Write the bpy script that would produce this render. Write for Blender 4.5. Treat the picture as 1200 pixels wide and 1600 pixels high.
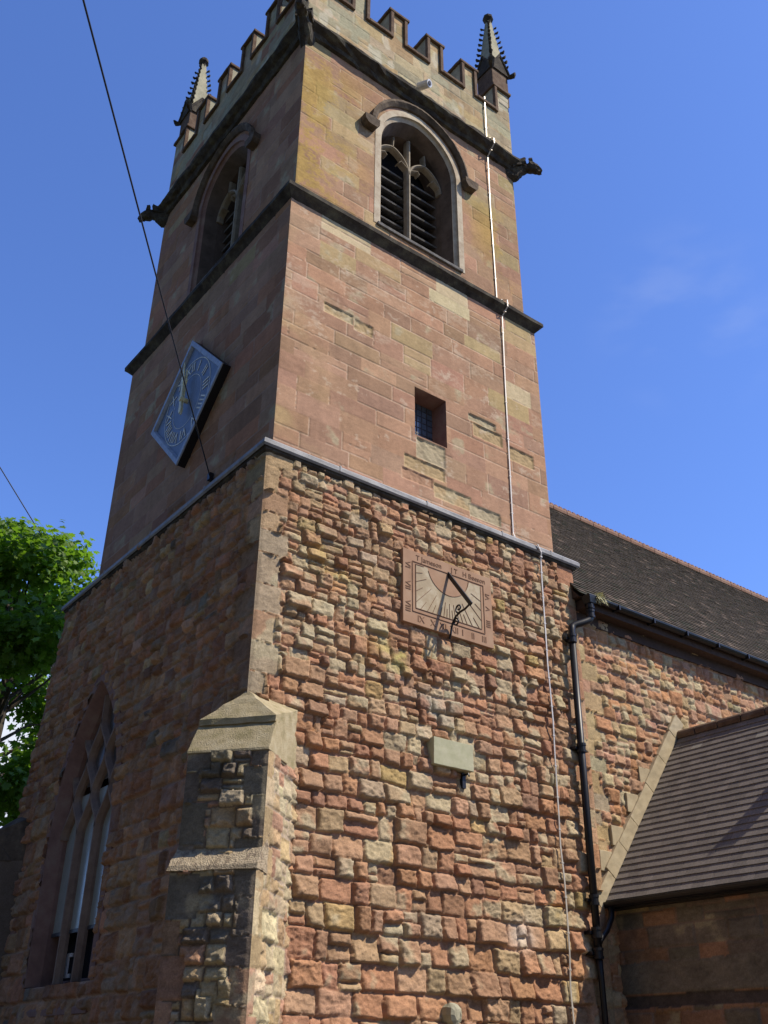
import bpy, math, random
import numpy as np
from mathutils import Vector, Matrix

C = bpy.context.scene
for o in list(bpy.data.objects):
    bpy.data.objects.remove(o)

# ------------------------------------------------------------------ camera
F_PX, YAW, PITCH, ROLL = 1530.6, 0.64919, 0.51335, 0.00914
CAM = (-5.4895, -9.8893, -0.7329)
def cam_axes():
    ca, sa, cb, sb = math.cos(YAW), math.sin(YAW), math.cos(PITCH), math.sin(PITCH)
    f = Vector((sa * cb, ca * cb, sb)); r = Vector((ca, -sa, 0)); u = r.cross(f)
    c, s = math.cos(ROLL), math.sin(ROLL)
    return c * r + s * u, -s * r + c * u, f
r_, u_, f_ = cam_axes()
cd = bpy.data.cameras.new("camera"); cam = bpy.data.objects.new("camera", cd); C.collection.objects.link(cam)
cd.sensor_fit = 'VERTICAL'; cd.sensor_height = 24; cd.lens = F_PX / 1600 * 24
cd.clip_start = 0.05; cd.clip_end = 3000
m = Matrix.Identity(4)
for i in range(3):
    m[i][0], m[i][1], m[i][2], m[i][3] = r_[i], u_[i], -f_[i], CAM[i]
cam.matrix_world = m
C.camera = cam

# ------------------------------------------------------------------ light
SUN_AZ, SUN_EL = 40.0, 50.5            # degrees east of south, elevation
az, el = math.radians(SUN_AZ), math.radians(SUN_EL)
SUN = Vector((math.cos(el) * math.sin(az), -math.cos(el) * math.cos(az), math.sin(el)))
W = bpy.data.worlds.new("World"); C.world = W; W.use_nodes = True
nt = W.node_tree; nt.nodes.clear()
out = nt.nodes.new("ShaderNodeOutputWorld"); bg = nt.nodes.new("ShaderNodeBackground")
sky = nt.nodes.new("ShaderNodeTexSky"); sky.sky_type = 'NISHITA'; sky.sun_disc = False
sky.sun_elevation = el; sky.sun_rotation = math.atan2(SUN.x, SUN.y)
sky.air_density = 1.0; sky.dust_density = 0.45; sky.ozone_density = 2.5; sky.altitude = 100
SKY_STRENGTH = 0.085
bg.inputs['Strength'].default_value = SKY_STRENGTH
tc = nt.nodes.new("ShaderNodeTexCoord")
def vdot_mask(d, lo, hi):
    v = nt.nodes.new("ShaderNodeVectorMath"); v.operation = 'DOT_PRODUCT'
    nt.links.new(tc.outputs['Generated'], v.inputs[0]); v.inputs[1].default_value = Vector(d).normalized()
    mr = nt.nodes.new("ShaderNodeMapRange"); mr.interpolation_type = 'SMOOTHSTEP'
    mr.inputs[1].default_value = lo; mr.inputs[2].default_value = hi
    nt.links.new(v.outputs['Value'], mr.inputs[0]); return mr.outputs[0]
def cloud(prev, d, lo, hi, scale, t0, t1, amt, stretch=(1, 1, 1)):
    mp = nt.nodes.new("ShaderNodeMapping"); mp.inputs['Scale'].default_value = stretch
    nt.links.new(tc.outputs['Generated'], mp.inputs[0])
    nz = nt.nodes.new("ShaderNodeTexNoise"); nz.inputs['Scale'].default_value = scale; nz.inputs['Detail'].default_value = 6
    nt.links.new(mp.outputs[0], nz.inputs[0])
    mr = nt.nodes.new("ShaderNodeMapRange"); mr.interpolation_type = 'SMOOTHSTEP'
    mr.inputs[1].default_value = t0; mr.inputs[2].default_value = t1; mr.inputs[4].default_value = amt
    nt.links.new(nz.outputs[0], mr.inputs[0])
    mu = nt.nodes.new("ShaderNodeMath"); mu.operation = 'MULTIPLY'
    nt.links.new(mr.outputs[0], mu.inputs[0]); nt.links.new(vdot_mask(d, lo, hi), mu.inputs[1])
    mx = nt.nodes.new("ShaderNodeMixRGB"); nt.links.new(mu.outputs[0], mx.inputs[0])
    nt.links.new(prev, mx.inputs[1]); mx.inputs[2].default_value = (10, 10.3, 11, 1)
    return mx.outputs[0]
hs = nt.nodes.new("ShaderNodeVectorMath"); hs.operation = 'MULTIPLY'; hs.inputs[1].default_value = (1.42, 1.78, 2.72)
nt.links.new(sky.outputs[0], hs.inputs[0])
c1 = cloud(hs.outputs[0], (0.254, 0.95, 0.16), 0.972, 0.992, 9, 0.36, 0.58, 0.9)
c2 = cloud(c1, (0.67, 0.40, 0.625), 0.994, 1.0, 11, 0.44, 0.75, 0.07, (1, 1, 2.2))
west = vdot_mask((-0.8, -0.6, 0.0), -0.15, 0.6)  # sky dimmed over the unseen south-west to cut fill on the shaded walls
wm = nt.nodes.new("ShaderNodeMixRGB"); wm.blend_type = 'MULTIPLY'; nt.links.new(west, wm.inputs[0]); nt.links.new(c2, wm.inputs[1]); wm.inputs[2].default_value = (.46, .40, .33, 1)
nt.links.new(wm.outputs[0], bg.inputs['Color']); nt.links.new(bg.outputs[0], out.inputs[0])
sd = bpy.data.lights.new("sun", 'SUN'); sd.energy = 5.0; sd.angle = math.radians(0.5); sd.color = (1.0, 0.90, 0.74)
so = bpy.data.objects.new("sun", sd); C.collection.objects.link(so)
so.rotation_euler = SUN.to_track_quat('Z', 'Y').to_euler(); so.location = (20, -25, 40)
C.view_settings.view_transform = 'Standard'; C.view_settings.look = 'None'
C.view_settings.exposure = 0.08; C.view_settings.gamma = 1.0

# ------------------------------------------------------------------ object helpers
def link(o): C.collection.objects.link(o); return o
def tag(o, label=None, cat=None, group=None, kind=None):
    if label: o["label"] = label
    if cat: o["category"] = cat
    if group: o["group"] = group
    if kind: o["kind"] = kind
    return o
def empty(name, loc, label, cat, group=None):
    o = bpy.data.objects.new(name, None); link(o); o.location = loc; o.empty_display_size = 0.3
    return tag(o, label, cat, group)
def put(name, me, mat, parent=None):
    o = bpy.data.objects.new(name, me); link(o)
    if mat: me.materials.append(mat)
    if parent:
        o.parent = parent
        if parent.type == 'EMPTY': o.location = -parent.location
    return o
def mesh_np(name, V, F, col=None, smooth=False):
    me = bpy.data.meshes.new(name)
    V = np.asarray(V, np.float32); F = np.asarray(F, np.int32); k = F.shape[1]
    me.vertices.add(len(V)); me.vertices.foreach_set("co", V.ravel())
    me.loops.add(F.size); me.loops.foreach_set("vertex_index", F.ravel())
    me.polygons.add(len(F)); me.polygons.foreach_set("loop_start", np.arange(len(F), dtype=np.int32) * k)
    me.polygons.foreach_set("loop_total", np.full(len(F), k, np.int32))
    me.polygons.foreach_set("use_smooth", np.full(len(F), smooth, bool))
    me.update(calc_edges=True)
    if col is not None:
        a = me.color_attributes.new("Col", 'FLOAT_COLOR', 'POINT')
        c4 = np.ones((len(V), 4), np.float32); c4[:, :3] = col
        a.data.foreach_set("color", c4.ravel())
    return me
class MB:
    def __init__(s): s.v = []; s.f = []
    def add(s, vs, fs):
        b = len(s.v); s.v += [tuple(p) for p in vs]; s.f += [tuple(i + b for i in f) for f in fs]
    def box(s, x0, x1, y0, y1, z0, z1):
        s.hexa([(x0, y0, z0), (x1, y0, z0), (x1, y1, z0), (x0, y1, z0), (x0, y0, z1), (x1, y0, z1), (x1, y1, z1), (x0, y1, z1)])
    def hexa(s, p):
        s.add(p, [(0, 3, 2, 1), (4, 5, 6, 7), (0, 1, 5, 4), (1, 2, 6, 5), (2, 3, 7, 6), (3, 0, 4, 7)])
    def obox(s, c, ax, ay, az_, hx, hy, hz):
        c, ax, ay, az_ = map(Vector, (c, ax, ay, az_)); P = []
        for z in (-hz, hz):
            for x, y in ((-hx, -hy), (hx, -hy), (hx, hy), (-hx, hy)):
                P.append(c + ax * x + ay * y + az_ * z)
        s.hexa(P)
    def loft(s, rings, closed=True, cap=True):
        n = len(rings[0]); vs = [p for r in rings for p in r]; fs = []
        for i in range(len(rings) - 1):
            for j in range(n if closed else n - 1):
                k = (j + 1) % n
                fs.append((i * n + j, i * n + k, (i + 1) * n + k, (i + 1) * n + j))
        if cap and closed:
            fs.append(tuple(range(n - 1, -1, -1))); fs.append(tuple((len(rings) - 1) * n + j for j in range(n)))
        s.add(vs, fs)
    def tube(s, pts, rad, seg=10, cap=True):
        pts = [Vector(p) for p in pts]; rads = rad if hasattr(rad, '__len__') else [rad] * len(pts)
        rings = []; prev = None
        for i, p in enumerate(pts):
            t = (pts[min(i + 1, len(pts) - 1)] - pts[max(i - 1, 0)]).normalized()
            if prev is None:
                a = Vector((0, 0, 1)) if abs(t.z) < 0.9 else Vector((1, 0, 0))
                n = t.cross(a).normalized()
            else:
                n = (prev - t * prev.dot(t)).normalized()
            prev = n; b = t.cross(n)
            rings.append([p + (n * math.cos(2 * math.pi * k / seg) + b * math.sin(2 * math.pi * k / seg)) * rads[i] for k in range(seg)])
        s.loft(rings, True, cap)
    def prism(s, poly, d):
        d = Vector(d); a = [Vector(p) for p in poly]; s.loft([a, [p + d for p in a]])
    def build(s, name, mat, parent=None, smooth=False, bevel=0.0, rough=0.0, seed=1):
        me = bpy.data.meshes.new(name); me.from_pydata(s.v, [], s.f); me.update()
        if smooth:
            me.polygons.foreach_set("use_smooth", [True] * len(me.polygons))
        import bmesh
        bm = bmesh.new(); bm.from_mesh(me); bmesh.ops.recalc_face_normals(bm, faces=bm.faces)
        if rough:
            bmesh.ops.subdivide_edges(bm, edges=[e for e in bm.edges if e.calc_length() > 0.12], cuts=2, use_grid_fill=True)
            bmesh.ops.subdivide_edges(bm, edges=[e for e in bm.edges if e.calc_length() > 0.10], cuts=1, use_grid_fill=True)
            rr = random.Random(seed)
            for v in bm.verts: v.co += Vector((rr.uniform(-1, 1), rr.uniform(-1, 1), rr.uniform(-1, 1))) * rough
        bm.to_mesh(me); bm.free()
        o = put(name, me, mat, parent)
        if bevel:
            b = o.modifiers.new("bevel", 'BEVEL'); b.width = bevel; b.segments = 2; b.limit_method = 'ANGLE'
        return o

# ------------------------------------------------------------------ materials
def newmat(name):
    mt = bpy.data.materials.new(name); mt.use_nodes = True
    n = mt.node_tree; b = n.nodes['Principled BSDF']; return mt, n, b
def wall_mat(name, fine=90, bump=0.5, dist=0.006, var=0.35):
    mt, n, b = newmat(name)
    at = n.nodes.new("ShaderNodeAttribute"); at.attribute_name = "Col"
    tcn = n.nodes.new("ShaderNodeTexCoord")
    nz = n.nodes.new("ShaderNodeTexNoise"); nz.inputs['Scale'].default_value = fine; nz.inputs['Detail'].default_value = 5; nz.inputs['Roughness'].default_value = 0.7
    n.links.new(tcn.outputs['Object'], nz.inputs[0])
    mr = n.nodes.new("ShaderNodeMapRange"); mr.inputs[1].default_value = 0.25; mr.inputs[2].default_value = 0.75
    mr.inputs[3].default_value = 1 - var; mr.inputs[4].default_value = 1 + var
    n.links.new(nz.outputs[0], mr.inputs[0])
    mx = n.nodes.new("ShaderNodeVectorMath"); mx.operation = 'SCALE'
    n.links.new(at.outputs['Color'], mx.inputs[0]); n.links.new(mr.outputs[0], mx.inputs['Scale'])
    n.links.new(mx.outputs[0], b.inputs['Base Color'])
    bp = n.nodes.new("ShaderNodeBump"); bp.inputs['Strength'].default_value = bump; bp.inputs['Distance'].default_value = dist
    n.links.new(nz.outputs[0], bp.inputs['Height']); n.links.new(bp.outputs[0], b.inputs['Normal'])
    b.inputs['Roughness'].default_value = 0.95; b.inputs['Specular IOR Level'].default_value = 0.15
    return mt
def stone_mat(name, cols, scale=6, bump=0.6, dist=0.012, rough=0.95, spec=0.15, fine=60):
    mt, n, b = newmat(name)
    tcn = n.nodes.new("ShaderNodeTexCoord")
    nz = n.nodes.new("ShaderNodeTexNoise"); nz.inputs['Scale'].default_value = scale; nz.inputs['Detail'].default_value = 8; nz.inputs['Roughness'].default_value = 0.65
    n.links.new(tcn.outputs['Object'], nz.inputs[0])
    cr = n.nodes.new("ShaderNodeValToRGB"); e = cr.color_ramp.elements
    e[0].position = 0.3; e[0].color = (*cols[0], 1); e[1].position = 0.7; e[1].color = (*cols[-1], 1)
    for i, c in enumerate(cols[1:-1]):
        k = e.new(0.3 + 0.4 * (i + 1) / (len(cols) - 1)); k.color = (*c, 1)
    n.links.new(nz.outputs[0], cr.inputs[0]); n.links.new(cr.outputs[0], b.inputs['Base Color'])
    n2 = n.nodes.new("ShaderNodeTexNoise"); n2.inputs['Scale'].default_value = fine; n2.inputs['Detail'].default_value = 6
    n.links.new(tcn.outputs['Object'], n2.inputs[0])
    bp = n.nodes.new("ShaderNodeBump"); bp.inputs['Strength'].default_value = bump; bp.inputs['Distance'].default_value = dist
    n.links.new(n2.outputs[0], bp.inputs['Height']); n.links.new(bp.outputs[0], b.inputs['Normal'])
    b.inputs['Roughness'].default_value = rough; b.inputs['Specular IOR Level'].default_value = spec
    return mt
M = {}
M['rubble'] = wall_mat("rubble_sandstone", 55, 0.8, 0.012, 0.30)
M['ashlar'] = wall_mat("ashlar_sandstone", 45, 0.35, 0.004, 0.16)
M['tile'] = wall_mat("clay_tile", 40, 0.4, 0.004, 0.30)
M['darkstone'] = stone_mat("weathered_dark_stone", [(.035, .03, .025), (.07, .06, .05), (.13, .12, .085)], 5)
M['browncope'] = stone_mat("brown_coping_stone", [(.09, .06, .045), (.15, .10, .07), (.20, .15, .11)], 6)
M['redstone'] = stone_mat("dressed_red_stone", [(.30, .18, .13), (.38, .23, .165), (.45, .32, .23)], 3, 0.35, 0.004)
M['redshade'] = stone_mat("shaded_red_stone", [(.20, .12, .10), (.28, .17, .14), (.33, .24, .19)], 3, 0.35, 0.004)  # darker copy of the red stone, shade put into its colour
M['paleston'] = stone_mat("pale_tan_stone", [(.36, .30, .20), (.46, .38, .25), (.55, .47, .32)], 4, 0.5, 0.006)
M['mossston'] = stone_mat("mossy_yellow_stone", [(.27, .23, .12), (.40, .33, .20), (.48, .42, .28)], 5, 0.8, 0.012)
M['pitted'] = stone_mat("pitted_buff_stone", [(.16, .12, .09), (.46, .37, .25), (.58, .48, .33)], 11, 1.0, 0.03)
M['hood'] = stone_mat('hood_stone', [(.07, .055, .042), (.13, .10, .075), (.22, .17, .12)], 5)
M['reveal'] = stone_mat('shaded_reveal_stone', [(.09, .07, .055), (.14, .105, .085), (.20, .15, .12)], 3, .4, .005)  # weathered brown, darkened further with the shade of the deep recess
M['wtracery'] = stone_mat('brown_tracery_stone', [(.21, .145, .115), (.28, .20, .155), (.35, .26, .20)], 4, .5, .006)
M['tracery'] = stone_mat('grey_tracery_stone', [(.24, .20, .15), (.34, .29, .22), (.42, .37, .29)], 5, .5, .006)
M['greyston'] = stone_mat("lichened_grey_stone", [(.26, .25, .18), (.38, .36, .26), (.50, .46, .33)], 4, 0.6, 0.008)
M['plaque'] = stone_mat("plaque_green_stone", [(.34, .34, .22), (.43, .42, .28), (.50, .48, .34)], 5, 0.4, 0.004)
M['lead'] = stone_mat("grey_lead", [(.17, .175, .18), (.27, .27, .275), (.37, .37, .37)], 5, 0.4, 0.008, 0.6, 0.4)
M['dialred'] = stone_mat("sundial_red_slate", [(.34, .205, .13), (.39, .24, .155), (.42, .28, .185)], 3, 0.15, 0.002, 0.8)
M['dialpale'] = stone_mat("sundial_pale_face", [(.34, .265, .175), (.42, .335, .225), (.56, .49, .36)], 3.2, 0.15, 0.002, 0.8)
M['dark'] = stone_mat("dark_interior", [(.012, .012, .014), (.02, .02, .024)], 3)
M['slat'] = stone_mat("weathered_slat", [(.10, .095, .09), (.22, .21, .20)], 9)
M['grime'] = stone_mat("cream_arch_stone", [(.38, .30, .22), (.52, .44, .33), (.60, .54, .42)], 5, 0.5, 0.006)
def plain(name, col, rough=0.5, metal=0.0, spec=0.5, var=0.25, scale=12):
    c2 = tuple(min(1, c * (1 + var)) for c in col); c1 = tuple(c * (1 - var) for c in col)
    mt = stone_mat(name, [c1, c2], scale, 0.15, 0.003, rough, spec)
    mt.node_tree.nodes['Principled BSDF'].inputs['Metallic'].default_value = metal
    return mt
M['black'] = plain("black_iron_paint", (.010, .010, .013), 0.42, 0, 0.4)
M['fascia'] = plain("dark_brown_board", (.07, .045, .035), 0.8, 0, 0.2)
M['blue'] = plain("clock_blue_paint", (.15, .195, .285), 0.45, 0, 0.5, 0.22, 4)
M['clockframe'] = plain("clock_frame_lead", (.34, .40, .50), 0.5, 0, 0.5)
M['gold'] = plain("old_gilt", (.85, .74, .42), 0.4, 0.1, 0.5)
M['numeral'] = plain("pale_gilt_numeral", (.85, .80, .66), 0.5, 0, 0.4)
M['incise'] = plain("incised_line", (.23, .135, .09), 0.9, 0, 0.1)
M['alu'] = plain("aluminium_tape", (.55, .51, .46), 0.45, 0.2, 0.5, 0.12)
M['white'] = plain("white_plastic", (.75, .75, .76), 0.35, 0, 0.5, 0.06)
M['wire'] = plain("black_cable", (.02, .02, .022), 0.6)
M['glass'] = plain("pale_glazing", (.36, .385, .35), 0.2, 0, 0.8, 0.08, 5)  # pale grey-green panes
M['headglass'] = plain('head_glazing', (.10, .09, .085), 0.3, 0, 0.6, 0.2, 5)
M['lattice'] = plain("leaded_glass", (.10, .14, .20), 0.08, 0, 0.9, 0.3, 9)
M['leadcame'] = plain("lead_came", (.05, .05, .06), 0.5)
M['ridge'] = stone_mat("terracotta_ridge", [(.19, .105, .075), (.25, .15, .11), (.31, .21, .16)], 4, 0.4, 0.005)
M['tuft'] = plain("dry_grass", (.55, .52, .30), 0.9)

# ------------------------------------------------------------------ numpy noise
def vnoise(x, y, seed=0):
    ix = np.floor(x); iy = np.floor(y); fx = x - ix; fy = y - iy
    fx = fx * fx * (3 - 2 * fx); fy = fy * fy * (3 - 2 * fy)
    def h(a, b):
        q = np.sin(a * 127.1 + b * 311.7 + seed * 74.7) * 43758.5453
        return q - np.floor(q)
    return (h(ix, iy) * (1 - fx) + h(ix + 1, iy) * fx) * (1 - fy) + (h(ix, iy + 1) * (1 - fx) + h(ix + 1, iy + 1) * fx) * fy
def fbm(x, y, seed=0, octv=4, rough=0.5):
    s = 0; a = 1; t = 0
    for k in range(octv):
        s = s + a * vnoise(x * 2 ** k + 17.3 * k, y * 2 ** k - 9.1 * k, seed + k); t += a; a *= rough
    return s / t
def sstep(x): x = np.clip(x, 0, 1); return x * x * (3 - 2 * x)

PAL = dict(red=(.37, .18, .115), orange=(.42, .21, .12), pink=(.43, .27, .185), tan=(.43, .335, .21), grey=(.38, .36, .26),
           cream=(.56, .49, .35), plum=(.27, .145, .11), ochre=(.46, .36, .15), brown=(.37, .225, .15))
for k_ in PAL: PAL[k_] = tuple(.70 * a + .30 * b for a, b in zip(PAL[k_], (.42, .25, .155)))
for k_ in PAL: PAL[k_] = (PAL[k_][0], PAL[k_][1], PAL[k_][2] * .88)
PAL['grey'] = (.40, .33, .215); PAL['shadetone'] = (.20, .165, .125)  # darkest tone carries shade in the stone colour
class St:
    __slots__ = ('u0', 'u1', 'v0', 'v1', 'p', 'r', 'rough', 'col', 'tu', 'tv', 'lich', 'joint')
    def __init__(s, u0, u1, v0, v1, p, r, rough, col, tu=0, tv=0, lich=0, joint=.006):
        s.u0, s.u1, s.v0, s.v1, s.p, s.r, s.rough, s.col, s.tu, s.tv, s.lich, s.joint = u0, u1, v0, v1, p, r, rough, col, tu, tv, lich, joint
def pick(rng, w):
    k = list(w); t = rng.random() * sum(w.values())
    for n in k:
        t -= w[n]
        if t <= 0: return n
    return k[-1]
def jit(rng, c, a=.12):
    g = 1 + rng.uniform(-a, a)
    return tuple(x * g * (1 + rng.uniform(-a * .35, a * .35)) for x in c)
def rubble(L, z0, z1, seed, size, weights, prot=(.02, .065), u_start=0):
    rng = random.Random(seed); S = []; z = z0
    while z < z1:
        h = size(z) * rng.uniform(.65, 1.3); h = min(h, z1 - z + .1); x = u_start - rng.uniform(0, .3)
        while x < L:
            w = min(max(h * rng.uniform(.75, 1.85), .11), .52)
            def mk(a, b, c, d):
                n = pick(rng, weights(.5 * (c + d), rng)); sm = min(b - a, d - c)
                S.append(St(a, b, c, d, (prot[0] + (prot[1] - prot[0]) * rng.random() ** 1.5) * min(1.1, sm / .14), min(.05, sm * .34) * rng.uniform(.4, 1.1),
                            rng.uniform(.010, .024) * min(1, sm / .13), jit(rng, PAL[n]), rng.uniform(-.14, .14), rng.uniform(-.60, .15),
                            rng.random() if n in ('tan', 'grey', 'cream', 'ochre', 'brown', 'pink') else rng.random() * .62, rng.uniform(.003, .012)))
            r = rng.random(); t = z + h + rng.uniform(-.018, .018)
            if r < .11 and h > .15:
                f = rng.uniform(.32, .68); mk(x, x + w, z, z + h * f); mk(x, x + w, z + h * f, t)
            elif r < .30 and h > .18 and w > .3:
                f = rng.uniform(.35, .65); g = rng.uniform(.4, .6)
                mk(x, x + w * f, z, t); mk(x + w * f, x + w, z, z + h * g); mk(x + w * f, x + w, z + h * g, t)
            elif r < .37:
                mk(x, x + w, z, t + rng.uniform(.03, .09))
            else:
                mk(x, x + w, z, t)
            x += w
        z += h
    return S
def quoins(L, z0, z1, seed, weights, side, short=(.22, .34), long=(.36, .55), hh=(.26, .42)):
    rng = random.Random(seed); S = []; z = z0; k = seed % 2
    while z < z1:
        h = rng.uniform(*hh); w = rng.uniform(*(long if k else short)); k ^= 1
        a, b = (-.05, w) if side == 0 else (L - w, L + .05)
        S.append(St(a, b, z, min(z + h, z1 + .05), .012, .012, .004, jit(rng, PAL[pick(rng, weights(z, rng))], .1), 0, 0, rng.random() * .6, .005)); z += h
    return S
def ashlar(L, z0, z1, seed, weights, hh=(.24, .40), ww=(.42, 1.05), erode=.05, fine=True):
    rng = random.Random(seed); S = []; z = z0
    while z < z1:
        h = rng.uniform(*hh); x = -rng.uniform(0, .5)
        while x < L:
            w = rng.uniform(*ww); n = pick(rng, weights(x, z, rng)); e = rng.random() < erode
            a, b, c, d = x, x + w, z, z + h
            if rng.random() < .12: d = z + h * .5; S.append(St(a, b, d, z + h, .004, .01, .002, jit(rng, PAL[n], .09), joint=.004))
            S.append(St(a, b, c, d, -.028 if e else rng.uniform(0, .005), .016 if e else .008, .016 if e else .0015, jit(rng, PAL['tan' if e and rng.random() < .6 else n], .13),
                        0, 0, rng.random() * (1 if e else .5), .010 if e else rng.choice((.001, .004, .008))))
            x += w
        z += h
    return S
def wall_arrays(origin, u, n, L, z0, z1, res, stones, hole=None, mortar=(.46, .26, .185), mort_d=-.004, warp=(.016, .013), seed=0, batter=None,
                lichen=(.43, .365, .235), ctex=1.0, extra=None, taper=.05, ends=(True, True), mvar=0.012, stain=0.0):
    us = np.linspace(0, L, max(2, int(round(L / res)) + 1)); zs = np.linspace(z0, z1, max(2, int(round((z1 - z0) / res)) + 1))
    U, Z = np.meshgrid(us, zs)
    if batter: U = U * (1 + batter * np.clip(6.66 - Z, 0, None) / L)
    sd = seed * 13.7
    Uw = U + (fbm(U * 5 + sd, Z * 5, seed, 3) - .5) * 2 * warp[0] + (vnoise(U * 24 + sd, Z * 24, seed + 5) - .5) * warp[0] * .7
    Zw = Z + (fbm(U * 2.2 + sd, Z * 3, seed + 9, 3) - .5) * 2 * warp[1] * 1.6 + (vnoise(U * 22, Z * 24 + sd, seed + 6) - .5) * warp[1] * .7
    N1 = fbm(U * 9 + sd, Z * 13, seed + 20, 4, .6) - .5
    N2 = fbm(U * 3.1, Z * 3.3 + sd, seed + 30, 4) - .5
    N3 = fbm(U * 18, Z * 30 + sd, seed + 40, 3, .6) - .5
    D = np.full(U.shape, mort_d) + N1 * .012 + N2 * mvar
    D0 = D.copy()
    COL = np.empty(U.shape + (3,)); COL[:] = mortar; COL *= (1 + N2 * .5 + N3 * .25)[..., None]
    lc = np.array(lichen)
    for s in stones:
        i0, i1 = np.searchsorted(us, s.u0 - .06) , np.searchsorted(us, s.u1 + .06)
        if batter: i0, i1 = max(0, int(i0 * .78) - 3), i1 + 3
        j0, j1 = np.searchsorted(zs, s.v0 - .06), np.searchsorted(zs, s.v1 + .06)
        if i0 >= i1 or j0 >= j1: continue
        q = (slice(j0, j1), slice(i0, i1)); a = Uw[q]; b = Zw[q]
        e = np.minimum(np.minimum(a - s.u0, s.u1 - a), np.minimum(b - s.v0, s.v1 - b)); mk = e > s.joint
        if not mk.any(): continue
        ee = np.clip((e - s.joint) / s.r, 0, 1); pr = 1 - (1 - ee) ** 2.4
        h = pr * (s.p + s.tu * (a - .5 * (s.u0 + s.u1)) * .6 + s.tv * (b - .5 * (s.v0 + s.v1)) * .6 + s.rough * 2 * (N1[q] * 1.3 + N3[q] * .8))
        D[q] = np.where(mk, np.maximum(h, D0[q] - .010) if (mvar > .02 and s.p > .013) else h, D[q])
        c = np.array(s.col)[None, None] * (1 + ctex * (.55 * N2[q] + .6 * N3[q] + .35 * N1[q]))[..., None]
        if s.lich > .35:
            lm = (sstep((N2[q] + .5 - (.78 - .42 * s.lich)) / .14) * .75)[..., None]; c = c * (1 - lm) + lc * (1 + .6 * N3[q])[..., None] * lm
        COL[q] = np.where(mk[..., None], c, COL[q])
    if stain:
        sk = sstep((fbm(U * 7 + sd, Z * .55, seed + 50, 3) - .52) / .2) * stain; COL = COL * (1 - sk)[..., None]
    if extra: D, COL = extra(U, Z, D, COL, N1, N2, N3)
    t = np.ones_like(us)
    if ends[0]: t *= sstep(us / taper)
    if ends[1]: t *= sstep((L - us) / taper)
    D = D * t[None]
    COL = np.clip(COL, .012, .85)
    o = np.array(origin, float); uu = np.array(u, float); nn = np.array(n, float)
    V = o + U[..., None] * uu + Z[..., None] * np.array([0, 0, 1.]) + D[..., None] * nn
    ny, nx = U.shape; idx = np.arange(ny * nx).reshape(ny, nx)
    F = np.stack([idx[:-1, :-1], idx[:-1, 1:], idx[1:, 1:], idx[1:, :-1]], -1)
    if np.dot(np.cross(uu, [0, 0, 1.]), nn) < 0: F = F[..., ::-1]
    if hole is not None:
        uc = .25 * (U[:-1, :-1] + U[1:, :-1] + U[:-1, 1:] + U[1:, 1:]); zc = .5 * (Z[:-1, :-1] + Z[1:, :-1]); F = F[~hole(uc, zc)]
    return V.reshape(-1, 3), F.reshape(-1, 4), COL.reshape(-1, 3)
def join_arrays(L):
    V = []; F = []; K = []; b = 0
    for v, f, c in L: V.append(v); F.append(f + b); K.append(c); b += len(v)
    return np.concatenate(V), np.concatenate(F), np.concatenate(K)
def wall_obj(name, L, mat, parent): 
    V, F, K = join_arrays(L); return put(name, mesh_np(name, V, F, K, True), mat, parent)

# arch helpers: outlines are (a, z) pairs in a wall's own plane
def arch_pts(c, w, sill, spring, apex, n=14):
    h = apex - spring; R = (w * w + h * h) / (2 * w); P = [(c - w, sill), (c - w, spring)]
    th = math.atan2(h, R - w) if R > w else math.pi / 2
    L = [(c - w + R - R * math.cos(t), spring + R * math.sin(t)) for t in [th * i / n for i in range(1, n + 1)]]
    P += L[:-1] + [(c, apex)] + [(2 * c - a, z) for a, z in L[:-1][::-1]] + [(c + w, spring), (c + w, sill)]
    return P
def in_arch(a, z, c, w, sill, spring, apex):
    h = apex - spring; R = (w * w + h * h) / (2 * w); d = np.abs(a - c); zz = np.clip(z - spring, 0, None)
    return (z > sill) & (z < apex) & ((d + R - w) ** 2 + zz ** 2 < R * R) & (d < w)
def face_map(plane):
    if plane[0] == 'S': return lambda a, z, d: (a, plane[1] + d, z)
    return lambda a, z, d: (plane[1] + d, a, z)
def ring(mb, fm, A, dA, B, dB):
    mb.loft([[fm(a, z, dA) for a, z in A], [fm(a, z, dB) for a, z in B]], False, False)
def moulding(mb, fm, A, B, d0, d1):
    """solid strip between outlines A and B, from depth d0 to d1"""
    R = []
    for (a, z), (b, y) in zip(A, B):
        R.append([fm(a, z, d0), fm(a, z, d1), fm(b, y, d1), fm(b, y, d0)])
    mb.loft(R)

# ================================================================== TOWER
GZ = -2.3
TW, TL = 6.0, 7.05                     # lower stage: width along x, length along y
D1, D2 = 0.204, 0.326
XE1, XE2 = TW - D1, TW - D2            # east faces
YN1, YN2 = 6.28, 6.17                  # north faces of the middle and upper stage
Z1, Z2, ZC, ZP = 6.665, 11.87, 16.15, 16.40
BAT = 0.157
tower = empty("church_tower", (3, 3.5, GZ), "tall red sandstone church tower with battlements, pinnacles and three stages", "church tower")

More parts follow.
